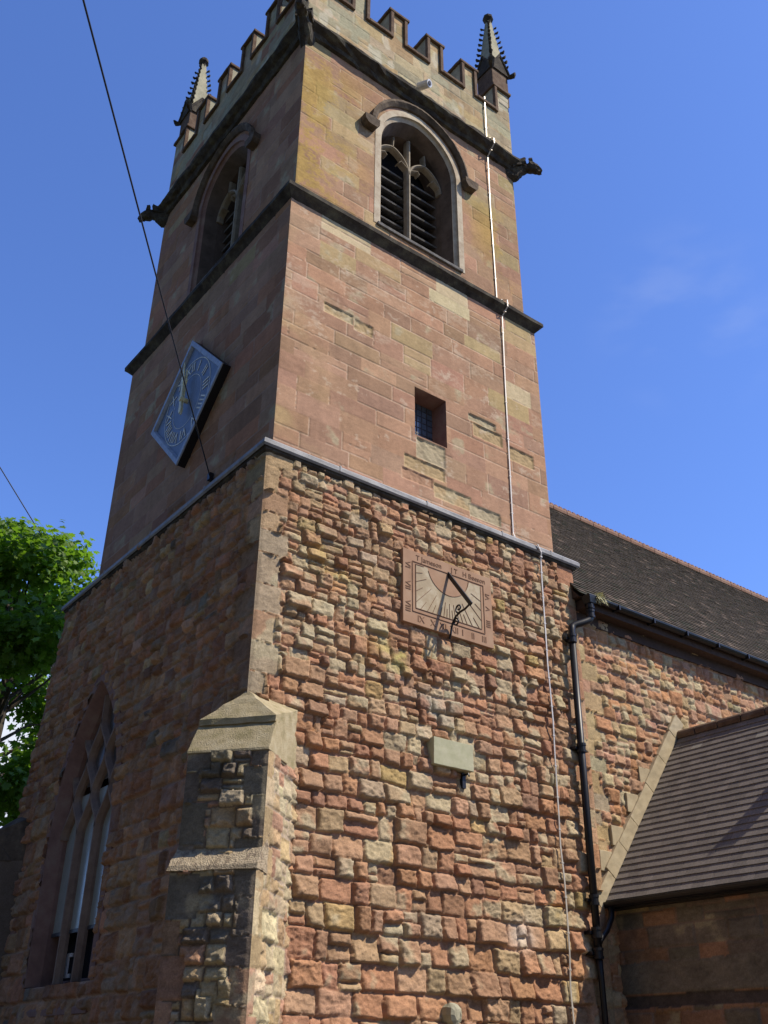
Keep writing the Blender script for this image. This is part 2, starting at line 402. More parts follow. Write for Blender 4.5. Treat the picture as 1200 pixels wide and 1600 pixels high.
def w_lower(z, rng):
    t = (z + .5) / 7
    return dict(red=.85 - .3 * t, orange=max(.05, .55 - .7 * t), pink=.5, tan=.42 + .16 * t, grey=.12 + .08 * t, cream=.05, plum=.14 + .12 * t, ochre=.02 + .07 * t, brown=.5 + .4 * t)
def w_west(z, rng): return dict(red=1, plum=.4, brown=.9, pink=.45, tan=.16, shadetone=.05)
def w_quoin(z, rng): return dict(tan=1, grey=.6, pink=.7, cream=.3)
def sz(z): return .255 - .095 * min(1, max(0, (z - .8) / 4.8))
def ext_south(U, Z, D, COL, N1, N2, N3):
    # ochre and green lichen bloom under the sundial and a white lime run low on the wall
    for cx, cz, rx, rz, col, k in ((2.35, 4.1, .5, .22, (.46, .40, .12), .55), (1.2, 5.2, .45, .3, (.46, .38, .12), .45), (.75, 5.7, .3, .2, (.48, .42, .14), .4),
                                   (2.9, 3.5, .35, .3, (.42, .44, .34), .5), (4.3, .75, .22, .18, (.66, .56, .46), .6)):
        m_ = np.exp(-(((U - cx) / rx) ** 2 + ((Z - cz) / rz) ** 2)) * sstep((N2 + .5 - .35) / .25) * k * 1.4
        m_ = np.clip(m_, 0, .85)[..., None]; COL = COL * (1 - m_) + np.array(col) * (1 + .5 * N3)[..., None] * m_
    # the wall is dressed back under the lead, round the sundial and along the conductor
    D = np.where((U > 2.22) & (U < 4.09) & (Z > 4.5) & (Z < 5.82), np.minimum(D, .064), D)
    D = np.minimum(D, .045 + np.clip((Z1 - .22 - Z) * .8, 0, 1))
    D = np.where((U > 5.05) & (U < 5.23), np.minimum(D, .060), D)
    D = np.where(U > 5.52, np.minimum(D, .055), D)
    return D, COL
WWIN = dict(c=4.74, w=1.16, sill=.22, spring=2.35, apex=4.58)
def hole_w(a, z): return in_arch(a, z, WWIN['c'], WWIN['w'] + .03, WWIN['sill'] - .03, WWIN['spring'], WWIN['apex'] + .04)
S_st = rubble(TW, GZ, Z1, 11, sz, w_lower, (.014, .078)) + quoins(TW, 3.1, Z1, 4, w_quoin, 0) + quoins(TW, GZ, Z1, 5, lambda z, r: dict(tan=.6, pink=.6, red=.5, grey=.4), 1, (.16, .26), (.28, .42), (.2, .36))
W_st = rubble(8.3, GZ, Z1, 21, lambda z: sz(z) + .05, w_west, (.02, .065)) + quoins(TL, GZ, Z1, 7, lambda z, r: dict(brown=1, pink=.5, red=.4, tan=.25), 0)
for p_ in S_st: p_.col = tuple(.80 * a + .20 * b for a, b in zip(p_.col, (.37, .22, .155)))
rw_ = random.Random(77)
for p_ in W_st: g_ = rw_.uniform(.78, 1.30); p_.col = tuple(a * g_ for a in p_.col); p_.joint += .006
for p_ in W_st: p_.tv *= .35; p_.rough *= 1.3; p_.tu *= 1.5
wall_obj("lower_wall", [
    wall_arrays((0, 0, 0), (1, 0, 0), (0, -1, 0), TW, GZ, Z1, .0145, S_st, seed=1, extra=ext_south, mort_d=-.018, mortar=(.41, .235, .155), warp=(.021, .017), mvar=.04),
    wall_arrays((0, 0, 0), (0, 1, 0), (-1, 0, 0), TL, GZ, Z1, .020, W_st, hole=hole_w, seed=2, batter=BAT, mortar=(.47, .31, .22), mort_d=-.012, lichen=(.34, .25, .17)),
    wall_arrays((TW, 0, 0), (0, 1, 0), (1, 0, 0), TL, GZ, Z1, .08, [], seed=3, batter=BAT),
], M['rubble'], tower)
nb = MB(); e_ = TL + BAT * (Z1 - GZ)
nb.hexa([(0, TL - .3, GZ), (TW, TL - .3, GZ), (TW, e_, GZ), (0.0, e_, GZ), (0, TL - .3, Z1), (TW, TL - .3, Z1), (TW, TL, Z1), (0.0, TL, Z1)])
nb.build("north_wall", M['redshade'], tower)

# ---- middle stage
def w_mid(x, z, rng):
    up = min(1, max(0, (z - 8.8) / 1.5))
    return dict(brick=1) if 0 else dict(pink=1, brown=.8 - .2 * up, tan=.03 + .24 * up, cream=.01 + .12 * up)
PAL['pink'] = (.425, .252, .16); PAL['brown'] = (.385, .235, .15)
SLIT = (2.78, 3.45, 8.05, 9.0)
def hole_slit(a, z): return (a > SLIT[0] - D1) & (a < SLIT[1] - D1) & (z > SLIT[2]) & (z < SLIT[3])
ms = ashlar(XE1 - D1, Z1, Z2 + .1, 31, w_mid, (.26, .40), (.45, 1.05), .0)
def er(x0, x1, z0, z1, col, p=-.022): ms.append(St(x0 - D1, x1 - D1, z0, z1, p, .03, .009, PAL[col], 0, 0, .5, .008))
for a in ((.93, 1.52, 9.62, 9.84, 'tan'), (1.52, 1.92, 9.55, 9.80, 'tan'), (2.80, 3.42, 7.62, 8.03, 'grey'), (2.55, 3.40, 7.36, 7.62, 'tan'), (2.50, 3.15, 7.14, 7.36, 'pink'),
          (3.15, 3.95, 7.02, 7.30, 'tan'), (4.05, 4.75, 8.56, 8.84, 'tan'), (3.95, 4.60, 8.84, 9.0, 'grey'), (4.85, 5.5, 8.40, 8.70, 'tan'), (3.9, 4.6, 6.95, 7.2, 'grey')): er(*a)
def ext_mid(U, Z, D, COL, N1, N2, N3):
    # pale lime blooms
    m_ = sstep((fbm(U * 1.6 + 3, Z * 3.3, 77, 5, .65) + .3 * N3 - .58) / .16) * sstep((Z - 8.7) / .8) * .28
    m2 = sstep((fbm(U * 3.4, Z * 4.0, 93, 5, .65) + .3 * N3 - .68) / .10) * .45
    m3 = sstep((fbm(U * .9, Z * 1.5, 55, 3) - .55) / .15) * np.clip(1 - U / 1.0, 0, 1) * .5
    for q, col in ((m_, (.56, .47, .35)), (m2, (.55, .45, .34)), (m3, (.50, .38, .18))):
        q = q[..., None]; COL = COL * (1 - q) + np.array(col) * (1 + .4 * N3)[..., None] * q
    return D, COL
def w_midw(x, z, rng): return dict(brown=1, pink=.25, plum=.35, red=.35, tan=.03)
mw = ashlar(YN1 - D1, Z1, Z2 + .1, 33, w_midw, (.26, .40), (.45, 1.0), .02)
wall_obj("middle_wall", [
    wall_arrays((D1, D1, 0), (1, 0, 0), (0, -1, 0), XE1 - D1, Z1, Z2 + .08, .0165, ms, hole=hole_slit, mortar=(.52, .38, .28), mort_d=-.009, stain=.07, ctex=.5, warp=(.004, .004), seed=4, extra=ext_mid, taper=.02),
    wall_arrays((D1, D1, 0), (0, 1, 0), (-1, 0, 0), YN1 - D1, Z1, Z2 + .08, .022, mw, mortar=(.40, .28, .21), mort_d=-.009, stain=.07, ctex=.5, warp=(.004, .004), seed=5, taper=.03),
    wall_arrays((XE1, D1, 0), (0, 1, 0), (1, 0, 0), YN1 - D1, Z1, Z2 + .08, .1, [], seed=6, mortar=PAL['pink']),
    wall_arrays((D1, YN1, 0), (1, 0, 0), (0, 1, 0), XE1 - D1, Z1, Z2 + .08, .1, [], seed=7, mortar=PAL['pink']),
], M['ashlar'], tower)

# ---- upper (belfry) stage
BS = dict(c=3.05, w=.95, sill=12.33, spring=14.68, apex=15.74)
BW = dict(c=3.20, w=.95, sill=12.33, spring=14.62, apex=15.62)
def hole_bs(a, z): return in_arch(a + D2, z, BS['c'], .98, 12.30, BS['spring'], BS['apex'] + .03)
def hole_bw(a, z): return in_arch(a + D2, z, BW['c'], .98, 12.30, BW['spring'], BW['apex'] + .03)
def w_up(x, z, rng): return dict(pink=.8, brown=.8, tan=.4)
def ext_up(U, Z, D, COL, N1, N2, N3):
    x = U + D2
    n_ = fbm(x * 1.3 + 5, Z * 1.2, 61, 4)
    env = np.clip(1.25 - (x - .3) / 1.6, 0, 1) * np.clip((16.2 - Z) / .8, 0, 1) + np.exp(-((x - 4.75) / .45) ** 2 - ((Z - 13.9) / .9) ** 2) * .9 + np.exp(-((x - 5.4) / .4) ** 2 - ((Z - 13.2) / 1.2) ** 2) * .6
    q = (sstep((n_ + .25 * N3 + .2 * N1 + .30 * env - .60) / .14) * np.clip(env, 0, 1) * .8)[..., None]
    COL = COL * (1 - q) + np.array((.40, .27, .075)) * (1 + .5 * N3 + .4 * N2)[..., None] * q
    m2 = (sstep((fbm(x * 2, Z * 2.6, 17, 5, .65) + .3 * N3 - .62) / .14) * .35)[..., None]
    COL = COL * (1 - m2) + np.array((.52, .42, .31)) * m2
    return D, COL
us_ = ashlar(XE2 - D2, Z2, ZC + .1, 41, w_up, (.28, .42), (.5, 1.1), .0)
uw_ = ashlar(YN2 - D2, Z2, ZC + .1, 42, w_midw, (.28, .42), (.5, 1.1), .02)
wall_obj("belfry_wall", [
    wall_arrays((D2, D2, 0), (1, 0, 0), (0, -1, 0), XE2 - D2, Z2, ZC + .08, .0175, us_, hole=hole_bs, mortar=(.48, .36, .25), mort_d=-.009, stain=.07, ctex=.5, warp=(.004, .004), seed=8, extra=ext_up, taper=.02),
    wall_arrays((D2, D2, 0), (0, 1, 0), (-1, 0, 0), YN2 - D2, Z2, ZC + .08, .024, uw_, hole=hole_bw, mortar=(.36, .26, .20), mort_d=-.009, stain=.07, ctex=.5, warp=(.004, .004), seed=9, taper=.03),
    wall_arrays((XE2, D2, 0), (0, 1, 0), (1, 0, 0), YN2 - D2, Z2, ZC + .08, .1, [], seed=6, mortar=PAL['pink']),
    wall_arrays((D2, YN2, 0), (1, 0, 0), (0, 1, 0), XE2 - D2, Z2, ZC + .08, .1, [], seed=7, mortar=PAL['pink']),
], M['ashlar'], tower)

# ---- parapet
PZ0, PZS, PZT = ZP, 17.84, 18.60
def crenels(lo, hi, first, wd, per, n): return [(first + per * k, first + per * k + wd) for k in range(n)]
CS = crenels(0, 0, .75, .55, .985, 5)
CW = crenels(0, 0, .90, .53, 1.03, 5)
def hole_cr(off, CR):
    def f(a, z):
        r = np.zeros(a.shape, bool)
        for p, q in CR: r |= (a + off > p - .02) & (a + off < q + .02) & (z > PZS - .02)
        return r
    return f
def w_par(x, z, rng): return dict(grey=1, cream=.55, tan=.75)
def ext_par(U, Z, D, COL, N1, N2, N3):
    m2 = (sstep((fbm(U * 1.7, Z * 2.6, 29, 4) - .56) / .1) * .6)[..., None]
    COL = COL * (1 - m2) + np.array((.36, .36, .25)) * (1 + .4 * N3)[..., None] * m2
    m3 = (sstep((fbm(U * 2.6, Z * 1.6, 71, 3) - .62) / .08) * .5)[..., None]
    COL = COL * (1 - m3) + np.array((.62, .58, .46)) * m3
    return D, COL
PIN = D2 - .02
PXE, PYN = XE2 + .02, YN2 + .02
def w_parw(x, z, rng): return dict(grey=1, plum=.2, tan=.3)
pst = ashlar(PXE - PIN, PZ0 - .1, PZT, 51, w_par, (.24, .36), (.4, .9), .03)
pwt = ashlar(PYN - PIN, PZ0 - .1, PZT, 52, w_parw, (.24, .36), (.4, .9), .03)
par = wall_obj("parapet", [
    wall_arrays((PIN, PIN, 0), (1, 0, 0), (0, -1, 0), PXE - PIN, PZ0 - .1, PZT, .02, pst, hole=hole_cr(PIN, CS), mortar=(.38, .34, .25), mort_d=-.009, stain=.15, ctex=.7, warp=(.006, .006), seed=10, extra=ext_par, taper=.02),
    wall_arrays((PIN, PIN, 0), (0, 1, 0), (-1, 0, 0), PYN - PIN, PZ0 - .1, PZT, .025, pwt, hole=hole_cr(PIN, CW), mortar=(.30, .28, .22), mort_d=-.009, stain=.15, ctex=.7, warp=(.006, .006), seed=11, extra=ext_par, taper=.02),
], M['ashlar'], tower)
TH = .36
core = MB()
def runs(lo, hi, CR):
    R = []; a = lo
    for p, q in CR: R.append((a, p)); a = q
    return R + [(a, hi)]
def side(lo, hi, CR, bx):
    bx(core, lo, hi, .012, TH, PZ0 - .1, PZS)
    for a, b in runs(lo, hi, CR): bx(core, a, b, .012, TH, PZS - .001, PZT)
    for a, b in runs(lo, hi, CR):
        cope = MB(); bx(cope, a - .05, b + .05, -.07, TH + .05, PZT, PZT + .075)
        bx(cope, a + .0, b - .0, .02, TH - .03, PZT + .075, PZT + .13); cope.build("merlon_coping", M['browncope'], tower, bevel=.012, rough=.003)
    for a, b in CR:
        cope = MB()
        bx(cope, a, b, -.065, TH + .04, PZS - .07, PZS + .006)
        bx(cope, a - .075, a + .004, -.055, .03, PZS - .07, PZT)
        bx(cope, b - .004, b + .075, -.055, .03, PZS - .07, PZT); cope.build("crenel_coping", M['browncope'], tower, bevel=.010, rough=.003)
def bxS(mb, a, b, d0, d1, z0, z1): mb.box(a, b, PIN + d0, PIN + d1, z0, z1)
def bxW(mb, a, b, d0, d1, z0, z1): mb.box(PIN + d0, PIN + d1, a, b, z0, z1)
def bxE(mb, a, b, d0, d1, z0, z1): mb.box(PXE - d1, PXE - d0, a, b, z0, z1)
def bxN(mb, a, b, d0, d1, z0, z1): mb.box(a, b, PYN - d1, PYN - d0, z0, z1)
side(PIN + .001, PXE - .001, CS, bxS); side(PIN + .381, PYN - .381, [(p, q) for p, q in CW], bxW)
side(PIN + .381, PYN - .381, [(p, q) for p, q in CW], bxE); side(PIN + .001, PXE - .001, CS, bxN)
core.build("parapet_core", M['greyston'], tower)
for nm_, bx_ in (('roof_deck', (D2 + .3, XE2 - .3, D2 + .3, YN2 - .3, 16.9, 17.0)), ('inner_floor', (D1 + .1, XE1 - .1, D1 + .1, YN1 - .1, Z2 - .05, Z2 + .05)), ('inner_floor', (.1, TW - .1, .1, TL - .1, Z1 - .1, Z1 - .02))):
    rf = MB(); rf.box(*bx_); rf.build(nm_, M['dark'], tower)

# ---- string courses (rings round the tower)
def course(name, x0, x1, y0, y1, prof, mat, rough=0.0, seg=.28, bev=0):
    """prof: list of (projection, z); closed cross-section swept round a rectangle"""
    mb = MB(); rng = random.Random(len(name)); rings = []
    def corner(px, py, sx, sy): return [(px + sx * p, py + sy * p, z) for p, z in prof]
    cs = [(x0, y0, -1, -1), (x1, y0, 1, -1), (x1, y1, 1, 1), (x0, y1, -1, 1)]
    for k in range(4):
        a = corner(*cs[k]); b = corner(*cs[(k + 1) % 4]); n_ = max(1, int(Vector(a[0]).__sub__(Vector(b[0])).length / seg))
        for i in range(n_):
            t = i / n_; R = []
            for p, q, (pp, zz) in zip(a, b, prof):
                v = Vector(p).lerp(Vector(q), t)
                if rough and pp > .02: v += Vector((rng.uniform(-1, 1), rng.uniform(-1, 1), rng.uniform(-1, 1))) * rough
                R.append(v)
            rings.append(R)
    rings.append([Vector(p) for p in rings[0]])
    mb.loft(rings, True, False)
    return mb.build(name, mat, tower, bevel=bev)
# lead-covered offset above the rubble stage (north side follows the longer lower stage)
course("lead_flashing", 0, TW, 0, TL, [(-.30, Z1 + .12), (.07, Z1 + .015), (.095, Z1 - .015), (.095, Z1 - .075), (.07, Z1 - .10), (.05, Z1 - .07), (-.05, Z1 - .05)], M['lead'], .003, .5)
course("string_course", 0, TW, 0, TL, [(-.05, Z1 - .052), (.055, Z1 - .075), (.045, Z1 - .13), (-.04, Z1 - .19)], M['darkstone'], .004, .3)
for x in (1.15, 2.75, 4.3, 5.4): lj = MB(); lj.box(x, x + .03, -.102, -.02, Z1 - .082, Z1 + .016); lj.build("lead_roll", M['lead'], tower, bevel=.008)
for y in (1.6, 3.4, 5.2): lj = MB(); lj.box(-.102, -.02, y, y + .03, Z1 - .082, Z1 + .016); lj.build("lead_roll", M['lead'], tower, bevel=.008)
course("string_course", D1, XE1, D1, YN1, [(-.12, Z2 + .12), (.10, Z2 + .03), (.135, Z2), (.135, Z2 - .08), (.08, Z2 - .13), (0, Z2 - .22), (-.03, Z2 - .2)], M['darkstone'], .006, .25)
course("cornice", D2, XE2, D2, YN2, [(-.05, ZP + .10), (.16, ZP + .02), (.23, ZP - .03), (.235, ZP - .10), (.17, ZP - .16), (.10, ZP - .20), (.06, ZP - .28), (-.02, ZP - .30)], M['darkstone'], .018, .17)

# ---- slit window
fs = face_map(('S', D1)); mb = MB(); x0, x1, z0, z1 = SLIT
A = [(x0, z0), (x0, z1), (x1, z1), (x1, z0), (x0, z0)]
ring(mb, fs, A, -.004, A, .42)
mb2 = MB(); mb2.box(x0 + .001, x1 - .001, D1 + .36, D1 + .37, z0, z1)
sw = mb.build("slit_window", M['redshade'], tower); mb2.build("leaded_pane", M['lattice'], sw)
cm = MB()
for k in range(1, 6): cm.box(x0 + k * .11 - .006, x0 + k * .11 + .006, D1 + .35, D1 + .362, z0, z1)
for k in range(1, 8): cm.box(x0, x1, D1 + .352, D1 + .361, z0 + k * .12 - .006, z0 + k * .12 + .006)
cm.build("lead_came", M['leadcame'], sw)

# ---- belfry windows
def belfry(plane, B, stone, archmat, hood_mat):
    fm = face_map(plane); c, w, sill, spring, apex = (B[k] for k in ('c', 'w', 'sill', 'spring', 'apex'))
    mb = MB(); A0 = arch_pts(c, w + .13, sill, spring, apex + .14); A1 = arch_pts(c, w, sill, spring, apex)
    A2 = arch_pts(c, w - .07, sill, spring, apex - .08); A3 = arch_pts(c, .82, sill, spring - .03, apex - .22)
    ring(mb, fm, A0, -.012, A1, -.012); ring(mb, fm, A0, .02, A0, -.012); ring(mb, fm, A1, -.012, A1, .03); ring(mb, fm, A1, .03, A2, .07)
    root = mb.build("belfry_window", archmat, tower)
    rv = MB(); ring(rv, fm, A2, .07, A3, .34); ring(rv, fm, A3, .34, A3, .75); rv.build("reveal", M['reveal'], root)
    # sill
    s_ = MB(); s_.hexa([fm(c - w - .06, sill - .04, -.05), fm(c + w + .06, sill - .04, -.05), fm(c + w, sill - .04, .5), fm(c - w, sill - .04, .5),
                        fm(c - w - .06, sill + .03, -.05), fm(c + w + .06, sill + .03, -.05), fm(c + w, sill + .16, .5), fm(c - w, sill + .16, .5)])
    s_.build("sill", M['slat'], root, bevel=.01, rough=.004)
    # hood mould and its stops
    h = MB(); zs = spring + .06
    H0 = arch_pts(c, w + .15, zs, spring + .1, apex + .17, 18); H1 = arch_pts(c, w + .28, zs, spring + .1, apex + .32, 18); H2 = arch_pts(c, w + .22, zs, spring + .1, apex + .25, 18)
    R = [[fm(*a, 0), fm(*a, -.05), fm(*d, -.12), fm(*b, -.10), fm(*b, 0)] for a, b, d in zip(H0, H1, H2)]
    h.loft(R)
    for s2 in (-1, 1):
        cc = c + s2 * (w + .30); h.loft([[fm(cc + p * k, zs + q, r) for p, r in ((-.17, .0), (-.17, -.16), (.17, -.16), (.17, .0))] for q, k in ((.09, 1), (-.05, .95), (-.13, .6))])
    h.build("hood_mould", hood_mat, root, rough=.004)
    # mullion and Y tracery
    t = MB(); dm0, dm1 = .30, .44; hw = .045
    def bar(pts, wd=hw, d0=dm0, d1=dm1):
        Rr = []
        for i, (a, z) in enumerate(pts):
            p = pts[min(i + 1, len(pts) - 1)]; q = pts[max(i - 1, 0)]; tx, tz = p[0] - q[0], p[1] - q[1]; l = math.hypot(tx, tz) or 1; nx, nz = -tz / l, tx / l
            Rr.append([fm(a + nx * wd, z + nz * wd, d1), fm(a + nx * wd, z + nz * wd, d0 + .04), fm(a + nx * wd * .35, z + nz * wd * .35, d0), fm(a - nx * wd * .35, z - nz * wd * .35, d0),
                       fm(a - nx * wd, z - nz * wd, d0 + .04), fm(a - nx * wd, z - nz * wd, d1)])
        t.loft(Rr)
    bar([(c, sill + .05), (c, spring - .35), (c, spring + .1), (c, apex - .25)])
    for s2 in (-1, 1):
        lc = c + s2 * .41; P = arch_pts(lc, .40, spring - .35, spring - .15, spring + .36, 8)[1:-1]; bar(P, .028)
        bar([(c + s2 * .41, spring + .34), (c + s2 * .39, spring + .66)], .022)
        for cu in (-1, 1): bar([(lc + cu * .36, spring + .0), (lc + cu * .2, spring + .09), (lc + cu * .15, spring + .02)], .014)
    t.build("mullion", M['tracery'], root)
    lv = MB(); rng = random.Random(3)
    for s2 in (-1, 1):
        for k in range(9):
            z = sill + .22 + k * .27; a0, a1 = (c - .83, c - .03) if s2 < 0 else (c + .03, c + .83); tl = rng.uniform(-.02, .02)
            lv.hexa([fm(a0, z - .16, .50), fm(a1, z - .16 + tl, .50), fm(a1, z + .02 + tl, .78), fm(a0, z + .02, .78), fm(a0, z - .13, .49), fm(a1, z - .13 + tl, .49), fm(a1, z + .05 + tl, .77), fm(a0, z + .05, .77)])
    lv.build("louvre", M['slat'], root)
    bk = MB(); a = [fm(c - 1.1, sill - .1, .80), fm(c + 1.1, sill - .1, .80), fm(c + 1.1, apex + .2, .80), fm(c - 1.1, apex + .2, .80)]; bk.add(a, [(0, 1, 2, 3)]); bk.build("dark_backing", M['dark'], root)
    return root
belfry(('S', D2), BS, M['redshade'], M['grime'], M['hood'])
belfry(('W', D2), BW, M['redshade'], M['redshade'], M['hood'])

# ---- west window with reticulated tracery
fm = face_map(('W', 0)); c, w, sill, spring, apex = (WWIN[k] for k in ('c', 'w', 'sill', 'spring', 'apex'))
mb = MB(); A0 = arch_pts(c, w + .17, sill - .02, spring, apex + .22, 20); A1 = arch_pts(c, w, sill - .02, spring, apex, 20); A2 = arch_pts(c, w - .11, sill - .02, spring, apex - .15, 20)
ring(mb, fm, A0, -.016, A1, -.016); ring(mb, fm, A0, .03, A0, -.016); ring(mb, fm, A1, -.016, A2, .17); ring(mb, fm, A2, .17, A2, .55)
ww = mb.build("west_window", M['redshade'], tower)
s_ = MB(); s_.hexa([fm(c - w - .1, sill - .42, -.03), fm(c + w + .1, sill - .42, -.03), fm(c + w, sill - .42, .5), fm(c - w, sill - .42, .5),
                    fm(c - w - .1, sill - .34, -.03), fm(c + w + .1, sill - .34, -.03), fm(c + w, sill + .06, .34), fm(c - w, sill + .06, .34)])
s_.build("sill", M['redshade'], ww, bevel=.01)
t = MB(); hw = .062; mx = .335; d0, d1 = .12, .24; c0_ = c; c = c + .09
def bar(pts, wd=hw):
    Rr = []
    for i, (a, z) in enumerate(pts):
        p = pts[min(i + 1, len(pts) - 1)]; q = pts[max(i - 1, 0)]; tx, tz = p[0] - q[0], p[1] - q[1]; l = math.hypot(tx, tz) or 1; nx, nz = -tz / l, tx / l
        Rr.append([fm(a + nx * wd, z + nz * wd, d1), fm(a + nx * wd, z + nz * wd, d0 + .07), fm(a + nx * wd * .3, z + nz * wd * .3, d0), fm(a - nx * wd * .3, z - nz * wd * .3, d0),
                   fm(a - nx * wd, z - nz * wd, d0 + .07), fm(a - nx * wd, z - nz * wd, d1)])
    t.loft(Rr)
def ogee(p, q, n=9): return [(p[0] + (q[0] - p[0]) * (.5 - .5 * math.cos(math.pi * i / n)), p[1] + (q[1] - p[1]) * i / n) for i in range(n + 1)]
for s2 in (-1, 1):
    bar([(c + s2 * mx, sill), (c + s2 * mx, 1.2), (c + s2 * mx, 2.30)])
    bar(ogee((c + s2 * mx, 2.28), (c, 2.86))); bar(ogee((c + s2 * mx, 2.28), (c + s2 * 2 * mx, 2.86)))
    bar(ogee((c + s2 * 2.9 * mx, 2.28), (c + s2 * 2 * mx, 2.86)))
    bar(ogee((c, 2.84), (c + s2 * mx, 3.42))); bar(ogee((c + s2 * 2 * mx, 2.84), (c + s2 * mx, 3.42)))
    bar(ogee((c + s2 * 2 * mx, 2.84), (c + s2 * 2.5 * mx, 3.22)))
    bar(ogee((c + s2 * mx, 3.40), (c, 3.98))); bar(ogee((c + s2 * mx, 3.40), (c + s2 * 1.75 * mx, 3.80)))
bar([(c, 3.96), (c, 4.38)])
t.build("tracery", M['wtracery'], ww)
for k in (-1, 0, 1):
    g = MB(); a0 = c + k * 2 * mx - mx; a1 = a0 + 2 * mx; zt = 2.9
    g.add([fm(a0, .92, .235), fm(a1, .92, .235), fm(a1, zt, .235), fm(a0, zt, .235)], [(0, 1, 2, 3)]); g.build("glazing", M['glass'], ww)
c = c0_; g = MB(); P = [p for p in arch_pts(c, w - .16, 2.9, 2.9, apex - .25, 16)]
P = [(a, z) for a, z in arch_pts(c, w - .10, 2.35, 2.35, apex - .15, 18) if z > 2.9]
g.add([fm(a, z, .236) for a, z in P], [tuple(range(len(P)))]); g.build("head_glazing", M['headglass'], ww)
g = MB(); g.add([fm(c - w, sill - .1, .42), fm(c + w, sill - .1, .42), fm(c + w, 1.0, .42), fm(c - w, 1.0, .42)], [(0, 1, 2, 3)]); g.build("open_light", M['dark'], ww)
g = MB(); g.box(.22, .25, c - w, c + w, .88, .93); g.build("glazing_bar", M['leadcame'], ww)

# ---- buttresses (diagonal, at the west corners)
def buttress(cx, cy, deg, name, mats, zcap=0.0, seed=1, fine=True):
    """deg: direction of the outward normal"""
    t = math.radians(deg); n = Vector((math.cos(t), math.sin(t), 0)); a = Vector((-n.y, n.x, 0)); c0 = Vector((cx, cy, 0))
    hw = .475; fu, fl = .424, .566; zl, zu = 1.0, 2.27
    def P(s, d, z): return c0 + a * s + n * d + Vector((0, 0, z + zcap))
    res = .0125 if fine else .03
    def qw(z, r): return dict(shadetone=1, brown=.25)  # front stones are pale; their shade is put into this darker palette
    def sw_(z, r): return dict(tan=1, cream=.45, pink=.8, brown=.2)
    L = []
    for d, za, zb, sd in ((fl, GZ, zl, seed), (fu, zl - .02, zu, seed + 1)):
        st = rubble(2 * hw, za, zb, 60 + sd, lambda z: .2, lambda z, r: dict(shadetone=.8, grey=.5, tan=.5, brown=.5), (.02, .075))
        st += quoins(2 * hw, za, zb, 80 + sd, qw, 0, (.16, .22), (.24, .36), (.28, .46)) + quoins(2 * hw, za, zb, 81 + sd, qw, 1, (.14, .2), (.22, .34), (.28, .46))
        o = c0 + n * d - a * hw
        L.append(wall_arrays(o, a, n, 2 * hw, za + zcap, zb + zcap, res, [s for s in st], seed=70 + sd, mortar=(.20, .155, .115)) if zcap == 0 else wall_arrays(o, a, n, 2 * hw, za + zcap, zb + zcap, res, [St(p_.u0, p_.u1, p_.v0 + zcap, p_.v1 + zcap, p_.p, p_.r, p_.rough, p_.col, p_.tu, p_.tv, 0) for p_ in st], seed=70 + sd, mortar=(.16, .12, .09)))
        for sg in (-1, 1):
            o2 = c0 + a * (sg * hw) - n * .7
            st = rubble(d + .7, za, zb, 90 + sd, lambda z: .24, sw_, (.006, .018)) + quoins(d + .7, za, zb, 95 + sd, sw_, 1, (.14, .2), (.2, .34), (.26, .42))
            L.append(wall_arrays(o2, n, a * sg, d + .7, za + zcap, zb + zcap, res * 1.3, st if fine else [], seed=75 + sd, mortar=(.46, .36, .26) if fine else (.17, .13, .10), warp=(.008, .008)))
    b = wall_obj(name, L, M['rubble'], tower)
    # lower weathering
    q = MB(); q.hexa([P(-hw - .02, fl + .04, zl), P(hw + .02, fl + .04, zl), P(hw + .02, fu - .15, zl), P(-hw - .02, fu - .15, zl),
                      P(-hw - .015, fl + .03, zl + .05), P(hw + .015, fl + .03, zl + .05), P(hw + .01, fu - .15, zl + .42), P(-hw - .01, fu - .15, zl + .42)])
    q.build("weathering", mats[0], b, rough=.007, seed=seed)
    q = MB(); q.hexa([P(-hw - .012, fu + .025, zu), P(hw + .012, fu + .025, zu), P(hw + .012, -.2, zu), P(-hw - .012, -.2, zu),
                      P(-hw - .010, fu + .02, zu + .03), P(hw + .010, fu + .02, zu + .03), P(hw - .0, .20, zu + .42), P(-hw + .0, .20, zu + .42)])
    q.build("weathering", mats[1], b, bevel=.008, rough=.003, seed=seed + 3)
    q = MB(); zb = zu + .38
    base = [P(-hw + .01, .25, zb), P(hw - .01, .25, zb), P(hw - .01, -.52, zb), P(-hw + .01, -.52, zb)]
    F1, F2 = P(-hw + .01, .25, zu + .45), P(hw - .01, .25, zu + .45); A_, R_, L_ = P(0, -.02, zu + .86), P(hw - .01, -.52, zu + .74), P(-hw + .01, -.52, zu + .74)
    q.add(base + [F1, F2, R_, L_, A_], [(3, 2, 1, 0), (0, 1, 5, 4), (1, 2, 6, 5), (2, 3, 7, 6), (3, 0, 4, 7), (4, 5, 8), (5, 6, 8), (6, 7, 8), (7, 4, 8)])
    q.build("weathering", mats[2], b, rough=.008, seed=seed + 5)
    # pieces under the slopes that close the sides
    q = MB(); q.hexa([P(-hw + .004, fu - .004, zu - .02), P(hw - .004, fu - .004, zu - .02), P(hw - .004, -.7, zu - .02), P(-hw + .004, -.7, zu - .02),
                      P(-hw + .004, .12, zu + .41), P(hw - .004, .12, zu + .41), P(hw - .004, -.7, zu + .41), P(-hw + .004, -.7, zu + .41)])
    q.build("cap_core", mats[1], b)
    return b
buttress(0, 0, 180 + 39.5, "buttress", (M['pitted'], M['mossston'], M['mossston']))
buttress(0.05, 7.62, 135, "buttress", (M['hood'], M['hood'], M['hood']), zcap=-.15, seed=4, fine=False)

